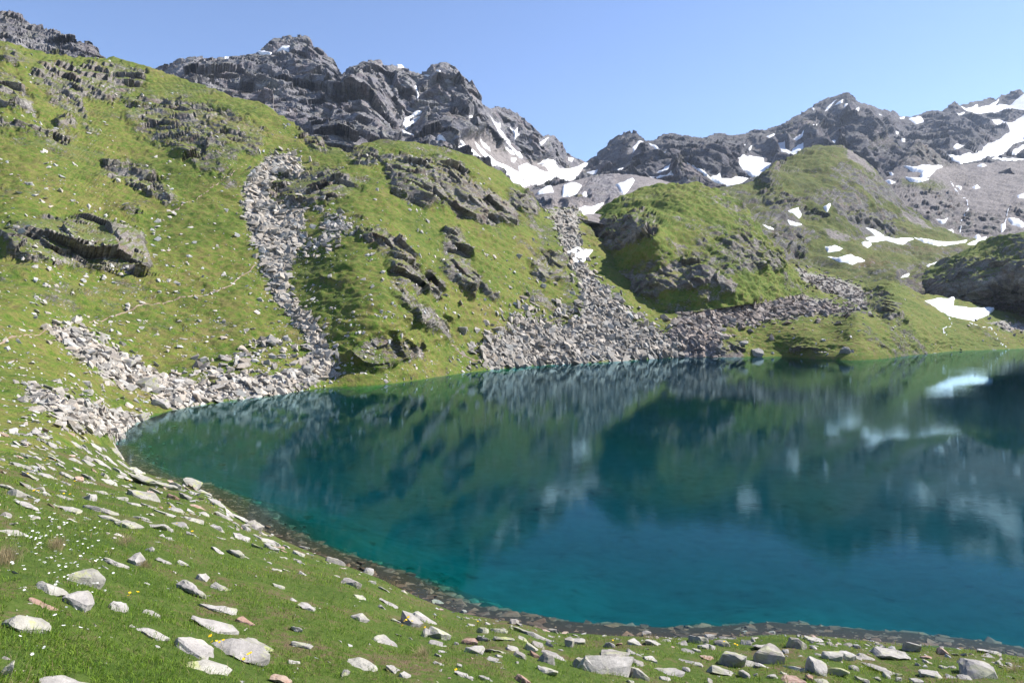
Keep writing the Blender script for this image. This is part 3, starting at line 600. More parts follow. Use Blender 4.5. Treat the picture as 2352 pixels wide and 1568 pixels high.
v_polys = [('grass', 0.6, 10, [(1700, 440), (1760, 430), (1850, 350), (1930, 340), (2000, 400), (2040, 520), (1900, 560), (1760, 560)]), ('rock', 0.75, 8, [(1742, 414), (1790, 368), (1800, 372), (1775, 400), (1790, 420), (1750, 425)]),
          ('rock', 0.6, 8, Z(3, [(530, 780), (700, 800), (850, 880), (840, 960), (1020, 960), (1030, 1030), (900, 1000), (700, 960), (560, 890)])), ('rock', 0.75, 7, Z(3, [(1170, 980), (1260, 990), (1420, 1050), (1450, 1100), (1340, 1090), (1180, 1010)])),
          ('rock', 0.7, 7, Z(3, [(640, 1090), (840, 1150), (870, 1230), (720, 1240), (640, 1160)])), ('scree', 0.85, 10, Z(3, [(1100, 540), (1200, 540), (1310, 720), (1420, 800), (1330, 780), (1230, 690), (1130, 620)])),
          ('scree', 0.8, 12, Z(3, [(1460, 930), (1640, 1000), (1760, 1110), (1640, 1090), (1500, 1010)])), ('scree', 0.7, 12, Z(3, [(930, 1050), (1200, 1130), (1230, 1170), (980, 1180)])), ('scree', 0.8, 12, Z(3, [(760, 1340), (1000, 1420), (1300, 1500), (1300, 1568), (1000, 1500)])),
          ('bare', 1.0, 14, Z(3, [(1120, 1240), (1450, 1330), (1400, 1370), (1180, 1370)])), ('bare', 1.0, 14, Z(3, [(1300, 1200), (1900, 1210), (1960, 1250), (1500, 1260)]))]
L = lambda r, pts, lab: (Z(r, pts), lab)
snow_V = [L(3, [(1260, 1080), (1330, 1105), (1390, 1135), (1330, 1130)], 'thin slanting snow strip above the longest valley snow band'),
          L(3, [(1270, 1145), (1350, 1140), (1450, 1155), (1500, 1150), (1590, 1165), (1530, 1185), (1400, 1170), (1300, 1170)], 'long snow band across the valley floor under the green slope'),
          L(3, [(1590, 1150), (1660, 1165), (1790, 1180), (1900, 1180), (1960, 1165), (1950, 1180), (1880, 1195), (1740, 1195), (1650, 1180)], 'long snow band at the valley head below the waterfall'),
          L(3, [(1240, 1175), (1290, 1180), (1300, 1195), (1270, 1220), (1240, 1200)], 'small squarish snow patch on the valley floor'),
          L(3, [(985, 1220), (1050, 1210), (1105, 1225), (1060, 1240), (1000, 1240)], 'small oval snow patch above the brown hollow'),
          L(3, [(985, 1275), (1060, 1290), (1150, 1270), (1250, 1310), (1170, 1330), (1080, 1310)], 'snow patch lying in the brown hollow of the valley'),
          L(3, [(1670, 1350), (1760, 1320), (1875, 1300), (1820, 1340), (1700, 1375)], 'snow patch on the valley floor just left of the shaded knoll'),
          L(3, [(730, 965), (790, 945), (820, 1000), (800, 1015), (760, 985)], 'upper of two snow patches right of the cliffed knoll'),
          L(3, [(720, 1030), (760, 1045), (830, 1055), (780, 1070), (740, 1060)], 'lower of two snow patches right of the cliffed knoll'),
          L(3, [(975, 930), (1010, 915), (1025, 925), (1005, 970)], 'small snow patch on the green ridge slope'),
          L(3, [(550, 1055), (600, 1075), (640, 1085), (600, 1090)], 'snow sliver directly beside the cliffed knoll'),
          L(3, [(1485, 1435), (1520, 1415), (1560, 1405), (1550, 1425)], 'small snow sliver at the foot of the shaded knoll'),
          L(3, [(1960, 1195), (2040, 1160), (2110, 1150), (2080, 1175), (2000, 1205)], 'snow strip beside the stream above the shaded knoll'),
          L(3, [(2160, 1150), (2200, 1138), (2250, 1125), (2200, 1155)], 'small snow strip on the skyline of the shaded knoll')]
def valley_disp(P, rock, scree, bulge, U, V):
    return 7*fbm(P/70, 3) + 3.2*fbm(P/np.array([16., 16., 9.]), 3) + 1.0*fbm(P/4.5, 2) + rock*masked(rock, lambda p: 5*facet(rot(p, .3, .7, .2)*np.array([1, 1, 2.]), 20, 1) + 2.4*facet(rot(p, .3, .7, .2)*np.array([1, 1, 2.]), 8, 2) + 3*(fbm(p/30*np.array([1, 1, .5]), 3, .5, True)-.3), P) + 2*bulge
terrain('valley_side', 'green pointed ridge and valley floor with snow patches behind the knolls', 'hillside', 1540, 2760, 2.4, 180, VT, VB, tps_layer(VC, 270, 760), M_valley, v_polys, (0.12, 0.05, 0.35), valley_disp, snow_V, (150, 0.6, 10), rock_noise=0.85, nfreq=0.016)
# ---- upper bench with waterfalls
BT = line([(1900, 420), (1990, 425), (2030, 415), (2050, 395), (2080, 350), (2105, 323), (2130, 337), (2180, 371), (2200, 380), (2250, 373), (2352, 370), (3000, 360)])
BB = line([(1900, 600), (3000, 600)])
BC = [(1900, 440, 850), (1950, 430, 840), (2000, 480, 720), (2000, 428, 880), (2105, 323, 990), (2105, 390, 925), (2060, 420, 885), (2060, 395, 930), (2200, 385, 1060), (2352, 375, 1110), (2150, 440, 830), (2150, 420, 870), (2250, 440, 860), (2352, 450, 850), (2120, 480, 730), (2150, 520, 670), (2250, 540, 660), (2352, 520, 690), (3000, 370, 1110), (3000, 520, 690), (2100, 590, 600), (3000, 590, 600), (1900, 590, 600), (2300, 410, 960)]
b_polys = [('rock', 0.75, 7, Z(3, [(1450, 760), (1600, 750), (1800, 800), (1930, 930), (1940, 1000), (1820, 1060), (1650, 980), (1500, 860)])), ('grass', 0.6, 10, Z(3, [(1500, 740), (1740, 760), (1830, 800), (1700, 830), (1520, 790)])),
           ('rock', 0.85, 7, Z(3, [(1420, 600), (1620, 480), (1760, 570), (1870, 640), (1700, 650), (1480, 630)])), ('rock', 0.8, 7, Z(3, [(1820, 1000), (1980, 980), (2200, 1010), (2240, 1080), (2120, 1140), (1960, 1120), (1850, 1060)])),
           ('rock', 0.8, 7, Z(3, [(2230, 930), (2352, 900), (2500, 900), (2500, 1050), (2250, 1000)])), ('rock', .6, 7, Z(3, [(1830, 740), (1950, 700), (2050, 770), (1950, 800)]))]
snow_B = [L(3, [(1510, 655), (1600, 660), (1640, 650), (1700, 648), (1800, 660), (1740, 680), (1720, 710), (1700, 730), (1650, 740), (1640, 720), (1650, 700), (1600, 690)], 'branching snow patch under the dark pointed hillock'),
          L(3, [(1530, 730), (1600, 740), (1700, 745), (1640, 765), (1580, 765)], 'flat snow patch just below the branching one'),
          L(3, [(1390, 760), (1440, 755), (1475, 765), (1440, 778)], 'small oval snow patch right of the grey scree chute'),
          L(3, [(1345, 645), (1380, 670), (1460, 715), (1440, 722), (1380, 690)], 'narrow slanting snow strip left of the branching patch'),
          L(3, [(1740, 1020), (1800, 1025), (1830, 1010), (1810, 1045), (1780, 1045)], 'small snow patch left of the waterfall'),
          L(3, [(1740, 1090), (1800, 1105), (1860, 1095), (1870, 1130), (1850, 1140), (1950, 1165), (1900, 1185), (1790, 1185), (1820, 1150)], 'forked snow patch at the foot of the waterfall'),
          L(3, [(2000, 1145), (2030, 1130), (2060, 1150), (2030, 1165)], 'tiny snow patch right of the waterfall foot'),
          L(3, [(2240, 1020), (2300, 1025), (2352, 1050), (2352, 1075), (2270, 1065)], 'snow patch under the second waterfall at the picture edge'),
          L(3, [(2190, 1060), (2220, 1050), (2225, 1090), (2195, 1110)], 'small snow blob between waterfall and shaded knoll'),
          L(3, [(2020, 650), (2060, 645), (2095, 650), (2060, 660)], 'thin snow lens on the upper scree bench'),
          L(3, [(1990, 800), (2030, 795), (2050, 805), (2020, 815)], 'small snow lens in the middle of the scree bench'),
          L(3, [(1880, 800), (1920, 805), (1910, 820)], 'tiny snow lens above the first waterfall'),
          L(3, [(2300, 865), (2352, 855), (2352, 875), (2310, 878)], 'small snow lens by the picture edge on the scree bench')]
terrain('upper_bench', 'grey scree bench with dark outcrops above the valley head', 'hillside', 1900, 2760, 2.4, 130, BT, BB, tps_layer(BC, 560, 1200), M_valley, b_polys, (0.1, 0.8, 0.4), valley_disp, snow_B, (150, 0.3, 8), rock_noise=0.8, nfreq=0.012)
# ---- moraine below the saddle
MT = line([(1120, 440), (1180, 438), (1220, 440), (1250, 432), (1330, 412), (1380, 402), (1420, 399), (1460, 402), (1500, 410), (1560, 425), (1640, 434), (1760, 440)])
MB = line([(1120, 520), (1250, 515), (1330, 510), (1760, 540)])
MC = [(1120, 445, 640), (1200, 442, 650), (1330, 412, 740), (1450, 402, 700), (1560, 428, 650), (1640, 438, 600), (1760, 445, 640), (1200, 500, 310), (1300, 482, 292), (1250, 490, 290), (1400, 480, 340), (1560, 500, 420), (1640, 510, 460), (1760, 530, 480), (1300, 458, 400), (1250, 462, 380), (1400, 450, 460), (1460, 440, 480), (1330, 435, 540), (1320, 470, 340)]
m_polys = [('rock', 0.9, 6, Z(2, [(1620, 1350), (1700, 1300), (1760, 1210), (1850, 1210), (1890, 1280), (1940, 1370), (1880, 1400), (1740, 1400)])), ('rock', 0.9, 4, Z(2, [(1350, 1370), (1400, 1355), (1445, 1380), (1440, 1430), (1370, 1420)])),
           ('rock', 0.6, 4, Z(2, [(1510, 1400), (1560, 1350), (1640, 1360), (1750, 1400), (1700, 1430), (1560, 1440)])), ('grass', 0.8, 5, Z(2, [(1560, 1350), (1680, 1360), (1740, 1390), (1600, 1380)]))]
snow_M = [L(2, [(1350, 1330), (1400, 1295), (1450, 1285), (1465, 1320), (1400, 1330), (1355, 1340)], 'small lens of snow on the grey moraine'),
          L(2, [(1530, 1280), (1600, 1265), (1660, 1280), (1640, 1310), (1620, 1340), (1560, 1360), (1520, 1355)], 'blocky snow patch left of the dark moraine outcrop'),
          L(2, [(1890, 1270), (1940, 1260), (2000, 1230), (2015, 1245), (1990, 1300), (1950, 1350), (1930, 1340), (1910, 1290)], 'wedge-shaped snow patch right of the dark moraine outcrop'),
          L(2, [(1430, 1480), (1480, 1465), (1550, 1460), (1600, 1450), (1720, 1430), (1760, 1410), (1810, 1405), (1770, 1440), (1740, 1470), (1640, 1480), (1570, 1470), (1500, 1478)], 'long snow patch at the top of the stony gully'),
          L(2, [(1660, 1345), (1690, 1335), (1695, 1365), (1670, 1368)], 'tiny snow patch on the dark moraine outcrop')]
def moraine_disp(P, rock, scree, bulge, U, V):
    return 2.5*fbm(P/40, 3) + 0.8*fbm(P/9, 3) + rock*(6*fbm(P/22*np.array([1, 1, .6]), 4, .55, True) - 1) + 5*bulge
terrain('moraine', 'grey stony moraine with snow patches below the saddle', 'moraine', 1120, 1760, 2.2, 90, MT, MB, tps_layer(MC, 265, 800), M_mount, m_polys, (0.0, 1.0, 0.3), moraine_disp, snow_M, (120, 0.5, 8), rock_noise=0.2, nfreq=0.02)
# ---- central grey peaks
PT = line([(300, 190), (340, 162), (360, 155), (400, 145), (440, 140), (480, 135), (520, 131), (560, 125), (600, 118), (612, 105), (628, 94), (660, 86), (690, 79), (706, 86), (722, 102), (738, 122), (752, 133), (765, 138), (778, 160), (785, 172), (800, 160), (825, 148), (850, 142), (872, 145), (884, 160), (900, 151), (925, 154), (945, 168), (962, 171), (978, 165), (990, 148), (1008, 139), (1028, 141), (1045, 152), (1068, 176), (1085, 200), (1096, 220),
          (1110, 240), (1121, 248), (1145, 246), (1170, 250), (1195, 264), (1215, 280), (1235, 302), (1250, 310), (1275, 312), (1290, 330), (1300, 352), (1325, 364), (1350, 375), (1400, 395)])
PB = line([(300, 300), (600, 330), (800, 420), (1000, 440), (1200, 490), (1400, 500)])
PC = [(300, 190, 780), (360, 155, 800), (520, 133, 850), (690, 80, 920), (600, 200, 730), (480, 190, 660), (400, 260, 560), (600, 300, 600), (700, 200, 760), (750, 250, 690), (785, 172, 860), (770, 260, 700), (800, 330, 600), (850, 143, 900), (830, 230, 740), (870, 250, 760), (860, 330, 640), (920, 152, 960), (930, 250, 850), (940, 320, 740), (960, 170, 960), (1010, 138, 960), (1000, 230, 860), (1050, 240, 890), (1030, 320, 740), (1080, 330, 830),
      (1110, 245, 1020), (1130, 320, 950), (1160, 248, 1180), (1160, 330, 1050), (1220, 330, 1120), (1285, 330, 1300), (1345, 375, 1500), (1280, 400, 1200), (1220, 430, 960), (1120, 410, 780), (1060, 370, 720), (1340, 440, 1050), (1200, 480, 700), (1400, 490, 700), (1000, 400, 620), (800, 410, 520), (600, 325, 560)]
p_polys = [('scree', 0.95, 8, Z(2, [(800, 970), (900, 940), (1010, 960), (1120, 1030), (1250, 1100), (1400, 1090), (1500, 1160), (1650, 1150), (1730, 1130), (1600, 1290), (1300, 1320), (1100, 1250), (900, 1130)])), ('scree', 0.8, 5, Z(2, [(500, 770), (560, 740), (545, 700), (515, 600), (530, 590), (560, 720), (570, 770)]))]
snow_P = [L(2, [(440, 820), (520, 775), (560, 765), (540, 790), (470, 830), (475, 850), (550, 820), (500, 860), (450, 895), (415, 870)], 'hooked snow patch in the gully between the two middle peaks'),
          L(2, [(420, 895), (445, 905), (500, 940), (535, 975), (450, 945), (425, 975)], 'snow patch just below the hooked one, above the green crest'),
          L(2, [(650, 950), (700, 975), (740, 1000), (700, 1015), (655, 990)], 'small snow patch above the green crest under the dome peak'),
          L(2, [(795, 980), (850, 1010), (930, 1080), (1000, 1140), (1040, 1190), (980, 1170), (900, 1110), (840, 1050), (790, 1040), (820, 1010)], 'lower long snow streak slanting beside the green ridge'),
          L(2, [(905, 970), (960, 1040), (1050, 1110), (1150, 1180), (1250, 1260), (1300, 1280), (1250, 1300), (1210, 1290), (1150, 1230), (1060, 1160), (980, 1090), (930, 1030)], 'upper long snow streak running down the scree apron'),
          L(2, [(1020, 800), (1050, 840), (1080, 860), (1100, 850), (1090, 900), (1110, 940), (1155, 970), (1170, 1010), (1210, 1050), (1245, 1100), (1215, 1090), (1160, 1030), (1120, 980), (1080, 920), (1060, 870)], 'snow-filled couloir right of the dome peak'),
          L(2, [(1155, 880), (1185, 910), (1210, 880), (1205, 930), (1225, 935), (1195, 965), (1185, 930)], 'small Y-shaped snow patch on the grey shoulder'),
          L(2, [(1425, 950), (1400, 995), (1370, 1015), (1365, 1000), (1390, 970)], 'snow notch high on the grey shoulder near the skyline'),
          L(2, [(1345, 1130), (1400, 1100), (1450, 1110), (1490, 1160), (1560, 1170), (1620, 1150), (1700, 1125), (1715, 1130), (1640, 1190), (1600, 1240), (1500, 1250), (1420, 1270), (1350, 1280), (1290, 1240), (1230, 1180), (1215, 1150), (1270, 1130), (1310, 1150), (1400, 1190), (1440, 1200), (1400, 1150)], 'broad snowfield below the saddle'),
          L(2, [(1110, 1145), (1180, 1175), (1290, 1245), (1340, 1285), (1290, 1262), (1200, 1205)], 'thin snow streak left of the broad snowfield'),
          L(2, [(868, 818), (897, 820), (895, 852), (875, 850)], 'small snow fleck on the face of the dome peak'),
          L(2, [(375, 452), (420, 452), (432, 472), (390, 475)], 'tiny snow cap on the notched crest'),
          L(2, [(1565, 1085), (1600, 1090), (1590, 1115), (1565, 1110)], 'small snow fleck left of the saddle'),
          L(1, [(1778, 358), (1870, 365), (1865, 382), (1790, 378)], 'small snow strip on the shoulder of the left peak'),
          L(1, [(1905, 352), (1950, 325), (1997, 318), (1990, 362), (1950, 350)], 'snow patch just below the left peak summit'),
          L(2, [(512, 598), (526, 600), (536, 655), (528, 690), (520, 650)], 'thin vertical snow line in the upper gully between the middle peaks'), L(2, [(575, 515), (612, 522), (606, 534), (580, 526)], 'tiny snow fleck in the notch left of the dome peak'), L(2, [(655, 484), (688, 488), (684, 500), (660, 497)], 'tiny snow fleck just below the dome summit'), L(2, [(1110, 1010), (1150, 1040), (1190, 1075), (1170, 1072), (1125, 1040)], 'thin snow thread beside the snow-filled couloir'), L(2, [(1165, 1095), (1195, 1110), (1190, 1130), (1170, 1115)], 'small snow fleck under the snow-filled couloir'), L(1, [(1535, 397), (1590, 396), (1588, 405), (1545, 406)], 'tiny snow strip on the skyline left of the left peak'),
          L(2, [(945, 960), (990, 1005), (1030, 1050), (985, 1025)], 'thin snow dash between the two long streaks')]
def peak_disp(P, rock, scree, bulge, U, V):
    s = 1 - 0.85*scree
    A = P + 10*np.stack([perlin(P/60), perlin(P/60+7), perlin(P/60+13)], -1)
    e = sstep(0, 70, V - PT(U)); e2 = 0.35 + 0.65*e
    q = rot(A, 0.8, 0.9, 0.5)*np.array([1.5, 0.75, 1.15])
    return s*(e*40*(fbm(A/130*np.array([1, 1, .28]), 3, .45, True)-.3) + e2*(20*facet(q, 85, 1) + 11*facet(q, 36, 2)) + 4.6*facet(q, 15, 3) + 1.3*facet(q, 6, 4)) + 1.0*fbm(P/12, 2)
terrain('mountain', 'jagged grey rock peaks with snow gullies behind the green hillside', 'mountain', 300, 1400, 1.8, 210, PT, PB, tps_layer(PC, 480, 1700), M_mount, p_polys, (1.0, 0.0, 0.2), peak_disp, snow_P, (260, 0.8, 10), snow_lift=1.4)
# ---- rock ridge at the upper left
RT = line([(-330, 50), (-150, 10), (-60, 38), (0, 29), (35, 33), (60, 50), (72, 65), (110, 70), (150, 82), (180, 98), (205, 100), (222, 115), (232, 135), (262, 170)])
RB = line([(-330, 190), (262, 230)])
RC = [(0, 30, 480), (200, 100, 470), (100, 140, 410), (-300, 40, 490), (-300, 160, 380), (100, 75, 480), (250, 160, 460), (250, 220, 380), (0, 170, 370)]
def ridge_disp(P, rock, scree, bulge, U, V):
    q = rot(P, 0.3, 0.7, 0.3)*np.array([1, 1, 1.9])
    return 3.5*(fbm(P/40*np.array([1, 1, .6]), 3, .5, True)-.2) + 5*facet(q, 20, 1) + 2.6*facet(q, 8, 2) + 1.2*facet(q, 3.5, 3)
terrain('rock_ridge', 'dark rock ridge on the skyline above the left hillside', 'mountain', -330, 262, 2.2, 80, RT, RB, tps_layer(RC, 350, 560), M_mount, [('grass', .8, 6, [(90, 108), (130, 105), (150, 130), (100, 125)])], (1.0, 0, .2), ridge_disp, (), (100, 0.7, 8))
# ---- right-hand far mountains
DT = line([(1300, 420), (1345, 373), (1365, 358), (1382, 345), (1400, 325), (1420, 310), (1440, 302), (1460, 300), (1474, 312), (1483, 324), (1500, 322), (1525, 311), (1545, 308), (1565, 311), (1590, 318), (1625, 316), (1652, 304), (1672, 312), (1700, 309), (1725, 300), (1760, 300), (1795, 285), (1820, 272), (1860, 247), (1880, 235), (1912, 222), (1928, 216), (1945, 212), (1960, 223), (1972, 236), (1990, 240), (2020, 253), (2050, 256), (2068, 268), (2090, 269), (2115, 264),
          (2145, 253), (2165, 252), (2180, 243), (2192, 235), (2205, 243), (2225, 237), (2250, 232), (2275, 222), (2288, 228), (2300, 218), (2325, 212), (2340, 208), (2352, 213), (2420, 190), (2600, 150), (3000, 200)])
DB = line([(1300, 500), (1560, 470), (1740, 450), (2000, 440), (3000, 420)])
DC = [(1300, 430, 1300), (1345, 373, 1550), (1450, 300, 1500), (1450, 400, 1150), (1400, 370, 1350), (1540, 310, 1550), (1640, 310, 1600), (1700, 310, 1650), (1700, 400, 1130), (1600, 385, 1060), (1570, 345, 1230), (1640, 350, 1200), (1720, 350, 1350), (1800, 285, 1750), (1800, 360, 1330), (1945, 213, 1950), (1925, 290, 1650), (1978, 283, 1520), (1965, 340, 1230), (2030, 310, 1650), (1860, 310, 1480), (1900, 360, 1250), (2000, 245, 1900), (2020, 370, 1250),
      (2090, 270, 2050), (2100, 340, 1560), (2145, 255, 2100), (2200, 238, 2150), (2352, 212, 2250), (2250, 320, 1750), (2200, 350, 1450), (2352, 330, 1650), (2300, 378, 1280), (2100, 395, 1200), (2352, 395, 1200), (3000, 200, 2200), (3000, 400, 1200), (2600, 150, 2250), (1345, 450, 1050), (1500, 440, 1000), (1740, 440, 1000), (2000, 430, 1050)]
d_polys = [('scree', 0.75, 8, Z(3, [(0, 640), (150, 720), (480, 760), (500, 770), (0, 770)])), ('scree', .7, 9, Z(3, [(740, 380), (900, 330), (950, 420), (800, 470), (620, 440)])), ('scree', 0.6, 9, Z(3, [(1250, 480), (1450, 480), (1480, 560), (1280, 560)]))]
snow_D = [L(2, [(2080, 975), (2060, 1010), (2030, 1050), (2005, 1075), (2020, 1030), (2050, 990)], 'slanting snow gully on the small peak right of the saddle'), L(2, [(2120, 985), (2160, 1010), (2190, 1040), (2160, 1035), (2140, 1010)], 'short snow gully just right of the slanting one'),
          L(2, [(1940, 1150), (1910, 1190), (1880, 1200), (1900, 1170)], 'small snow dash under the small peak'), L(2, [(1650, 1220), (1700, 1190), (1770, 1180), (1760, 1200), (1720, 1225), (1660, 1240)], 'snow strip at the right end of the saddle'),
          L(2, [(2165, 1200), (2230, 1160), (2290, 1135), (2250, 1190), (2200, 1200)], 'triangular snow patch below the low ridge'), L(2, [(2125, 1230), (2200, 1220), (2290, 1215), (2290, 1240), (2180, 1255)], 'flat snow strip above the grassy knoll top'),
          L(3, [(370, 600), (480, 590), (560, 590), (560, 640), (620, 640), (580, 700), (530, 740), (480, 730), (400, 690)], 'large bowl of snow left of the green pointed ridge'), L(3, [(660, 520), (700, 510), (710, 550), (740, 560), (790, 520), (830, 510), (830, 540), (760, 590), (710, 615), (660, 590), (680, 560)], 'forked snow patch directly behind the green pointed ridge'),
          L(3, [(750, 480), (800, 460), (830, 440), (825, 470), (790, 500), (760, 495)], 'snow patch just above the forked one'), L(3, [(20, 650), (90, 690), (150, 700), (190, 735), (260, 710), (270, 740), (340, 750), (480, 745), (400, 780), (300, 790), (230, 760), (100, 700)], 'wavy snow band along the skyline of the grassy knoll'),
          L(3, [(1060, 200), (1010, 245), (975, 270), (990, 250), (1040, 210)], 'left snow streak on the pyramid summit'), L(3, [(1105, 195), (1090, 225), (1050, 240), (1075, 210)], 'middle snow streak on the pyramid summit'), L(3, [(1185, 275), (1215, 250), (1205, 290), (1190, 295)], 'right snow fleck under the pyramid summit'),
          L(3, [(940, 480), (1000, 455), (1010, 460), (980, 480)], 'thin snow strip on the flank of the pyramid peak'), L(3, [(1005, 490), (1070, 490), (1050, 515), (1020, 505)], 'small snow wedge behind the crest of the green ridge'), L(3, [(1560, 330), (1620, 310), (1645, 315), (1660, 355), (1610, 365), (1580, 350)], 'snow patch in the notch right of the pyramid peak'),
          L(3, [(1370, 465), (1400, 475), (1425, 485), (1390, 488)], 'small snow lens below the pyramid peak spur'), L(3, [(1800, 560), (1830, 590), (1900, 595), (1980, 590), (2060, 560), (2070, 530), (2180, 470), (2260, 430), (2240, 400), (2160, 380), (2095, 345), (2180, 355), (2250, 375), (2300, 350), (2352, 300), (2400, 300), (2400, 480), (2280, 510), (2230, 560), (2150, 600), (2050, 625), (1920, 640), (1850, 610)], 'great hooked snowfield on the far right mountain'),
          L(3, [(1910, 240), (1960, 260), (2000, 250), (2030, 230), (2030, 260), (2110, 240), (2180, 190), (2150, 240), (2200, 230), (2250, 240), (2352, 160), (2400, 150), (2400, 280), (2280, 280), (2230, 270), (2150, 290), (2030, 300), (1960, 280)], 'ragged snow band just under the far right crest'), L(3, [(1860, 530), (1900, 515), (1930, 530), (1880, 550)], 'small snow spot inside the curve of the great snowfield'),
          L(3, [(1110, 240), (1135, 232), (1128, 250), (1112, 262)], 'small snow fleck between the streaks of the pyramid summit'), L(3, [(895, 260), (912, 254), (908, 268)], 'tiny snow fleck on the left ridge of the pyramid peak'), L(3, [(1345, 298), (1365, 298), (1360, 310)], 'tiny snow fleck right of the pyramid peak shoulder'), L(3, [(2270, 570), (2352, 520), (2400, 500), (2400, 530), (2300, 575)], 'snow strip below the great hooked snowfield at the picture edge'), L(3, [(1890, 298), (1945, 290), (1940, 300), (1900, 308)], 'thin snow dash under the ragged snow band'), L(3, [(450, 540), (470, 522), (480, 525), (460, 552)], 'tiny snow fleck above the right end of the large snow bowl'), L(2, [(2215, 1065), (2235, 1060), (2230, 1085), (2218, 1082)], 'tiny snow fleck below the short snow gully'),
          L(3, [(580, 450), (620, 442), (635, 450), (600, 458)], 'tiny snow dash on the low jagged ridge'), L(3, [(890, 385), (925, 378), (915, 398), (895, 395)], 'small snow fleck on the stony flank left of the pyramid peak'), L(3, [(375, 535), (400, 515), (428, 512), (400, 530)], 'tiny snow dash above the large snow bowl'),
          L(3, [(1505, 480), (1530, 482), (1540, 495), (1515, 497)], 'tiny snow fleck left of the dark pointed hillock'), L(3, [(1470, 430), (1488, 422), (1488, 445), (1475, 442)], 'tiny snow fleck high in the gully right of the pyramid peak'), L(3, [(1490, 318), (1530, 315), (1525, 328), (1495, 328)], 'tiny snow fleck on the skyline right of the pyramid peak'),
          L(3, [(2120, 622), (2220, 612), (2300, 606), (2400, 612), (2400, 622), (2250, 628)], 'thin snow line along the base of the far right mountain')]
def far_disp(P, rock, scree, bulge, U, V):
    s = 1 - 0.7*scree
    A = P + 16*np.stack([perlin(P/90), perlin(P/90+7), perlin(P/90+13)], -1)
    e = sstep(0, 50, V - DT(U)); e2 = 0.3 + 0.7*e
    q = rot(A, 0.8, 0.9, 0.5)*np.array([1.5, 0.75, 1.15])
    return s*(e*55*(fbm(A/190*np.array([1, 1, .3]), 3, .45, True)-.3) + e2*(24*facet(q, 130, 1) + 14*facet(q, 55, 2)) + 6.0*facet(q, 22, 3) + 1.6*facet(q, 9, 4))
terrain('mountain', 'dark jagged range with a pyramid peak and snowfields beyond the valley', 'mountain', 1300, 2760, 2.0, 150, DT, DB, tps_layer(DC, 900, 2500), M_far, d_polys, (0.9, 0.15, 0.2), far_disp, snow_D, (500, 0.7, 10), snow_lift=1.2)
# ------------------------------------------------------------------ lake
def build_lake():
    x0, x1, y0, y1, zb = -75.0, 560.0, 5.0, 420.0, -14.0
    v = np.array([(x0, y0, 0), (x1, y0, 0), (x1, y1, 0), (x0, y1, 0), (x0, y0, zb), (x1, y0, zb), (x1, y1, zb), (x0, y1, zb)])
    f = np.array([(0, 1, 2, 3), (7, 6, 5, 4), (0, 4, 5, 1), (1, 5, 6, 2), (2, 6, 7, 3), (3, 7, 4, 0)])
    o = mesh_np('lake', v, f, M_water, False)
    tag(o, 'clear turquoise mountain lake mirroring the slopes', 'lake', kind='structure')
build_lake()
SHORE_W = np.array([unproject(u, v, plane_depth(v))[:2] for u, v in NEAR + FAR[::-1][:-1]])
def shore_dist(x, y):
    """metres to the water's edge (unsigned)"""
    d = np.full(np.shape(x), 1e9)
    for (ax, ay), (bx, by) in zip(SHORE_W[:-1], SHORE_W[1:]):
        if abs(bx-ax) + abs(by-ay) > 150: continue
        ex, ey = bx-ax, by-ay; L_ = ex*ex+ey*ey+1e-9; t = np.clip(((x-ax)*ex+(y-ay)*ey)/L_, 0, 1)
        d = np.minimum(d, np.hypot(x-ax-t*ex, y-ay-t*ey))
    return d
def bed_z(x, y):
    D = shore_dist(x, y)
    P = np.stack([x, y, np.zeros_like(x)], -1)
    D = D*(1 + 0.16*perlin(P/5.0) + 0.06*perlin(P/1.6)) 
    z = -(0.06 + 0.16*np.minimum(D, 1.2) + 0.55*np.clip(D-1.2, 0, 60))
    mx = np.interp(np.hypot(x, y), [15, 40, 80, 150, 260], [5.6, 4.6, 2.7, 1.4, 1.0])
    z = -mx*np.tanh(-z/mx)
    return z + 0.05*perlin(P/1.7)*np.clip(D/2, 0, 1)
def build_bed():
    us = np.arange(180, 3000, 8.0); nv = 130
    t = np.linspace(0, 1, nv); lo = near_line(us) + 12; hi = far_line(us) - 6
    dlo, dhi = plane_depth(lo), plane_depth(hi)
    U = np.repeat(us[:, None], nv, 1); V = lo[:, None] + (hi-lo)[:, None]*t[None]
    P = unproject(U, V, plane_depth(V))
    sd = sdist(LAKE, U, V, 60)
    P[..., 2] = np.where(sd < 0, bed_z(P[..., 0], P[..., 1]), -0.08 - np.clip(sd, 0, 60)*0.02)
    o = mesh_np('lake_bed', P.reshape(-1, 3), grid_faces(*U.shape), M_lakebed)
    tag(o, 'pale silty lake bed seen through the shallow water', 'lake bed', kind='structure')
build_bed()

# ------------------------------------------------------------------ stones
import bmesh
def hull(pts):
    bm = bmesh.new()
    for p in pts: bm.verts.new(p)
    r = bmesh.ops.convex_hull(bm, input=bm.verts)
    bmesh.ops.delete(bm, geom=list({e for e in r['geom_interior'] + r['geom_unused'] if isinstance(e, bmesh.types.BMVert)}), context='VERTS')
    bmesh.ops.triangulate(bm, faces=bm.faces)
    bmesh.ops.recalc_face_normals(bm, faces=bm.faces)
    bm.verts.index_update()
    v = np.array([x.co[:] for x in bm.verts]); f = np.array([[x.index for x in fc.verts] for fc in bm.faces]); bm.free()
    return v, f
def stone_proto(r, n=10, flat=0.6, boxy=0.5):
    p = r.normal(size=(n, 3)); p /= np.linalg.norm(p, axis=1)[:, None]
    p = np.sign(p)*np.abs(p)**(1-boxy)
    p /= np.abs(p).max(0); p *= np.array([1, 1, flat])*(0.85 + 0.3*r.random((n, 1)))
    return hull(p*0.5)
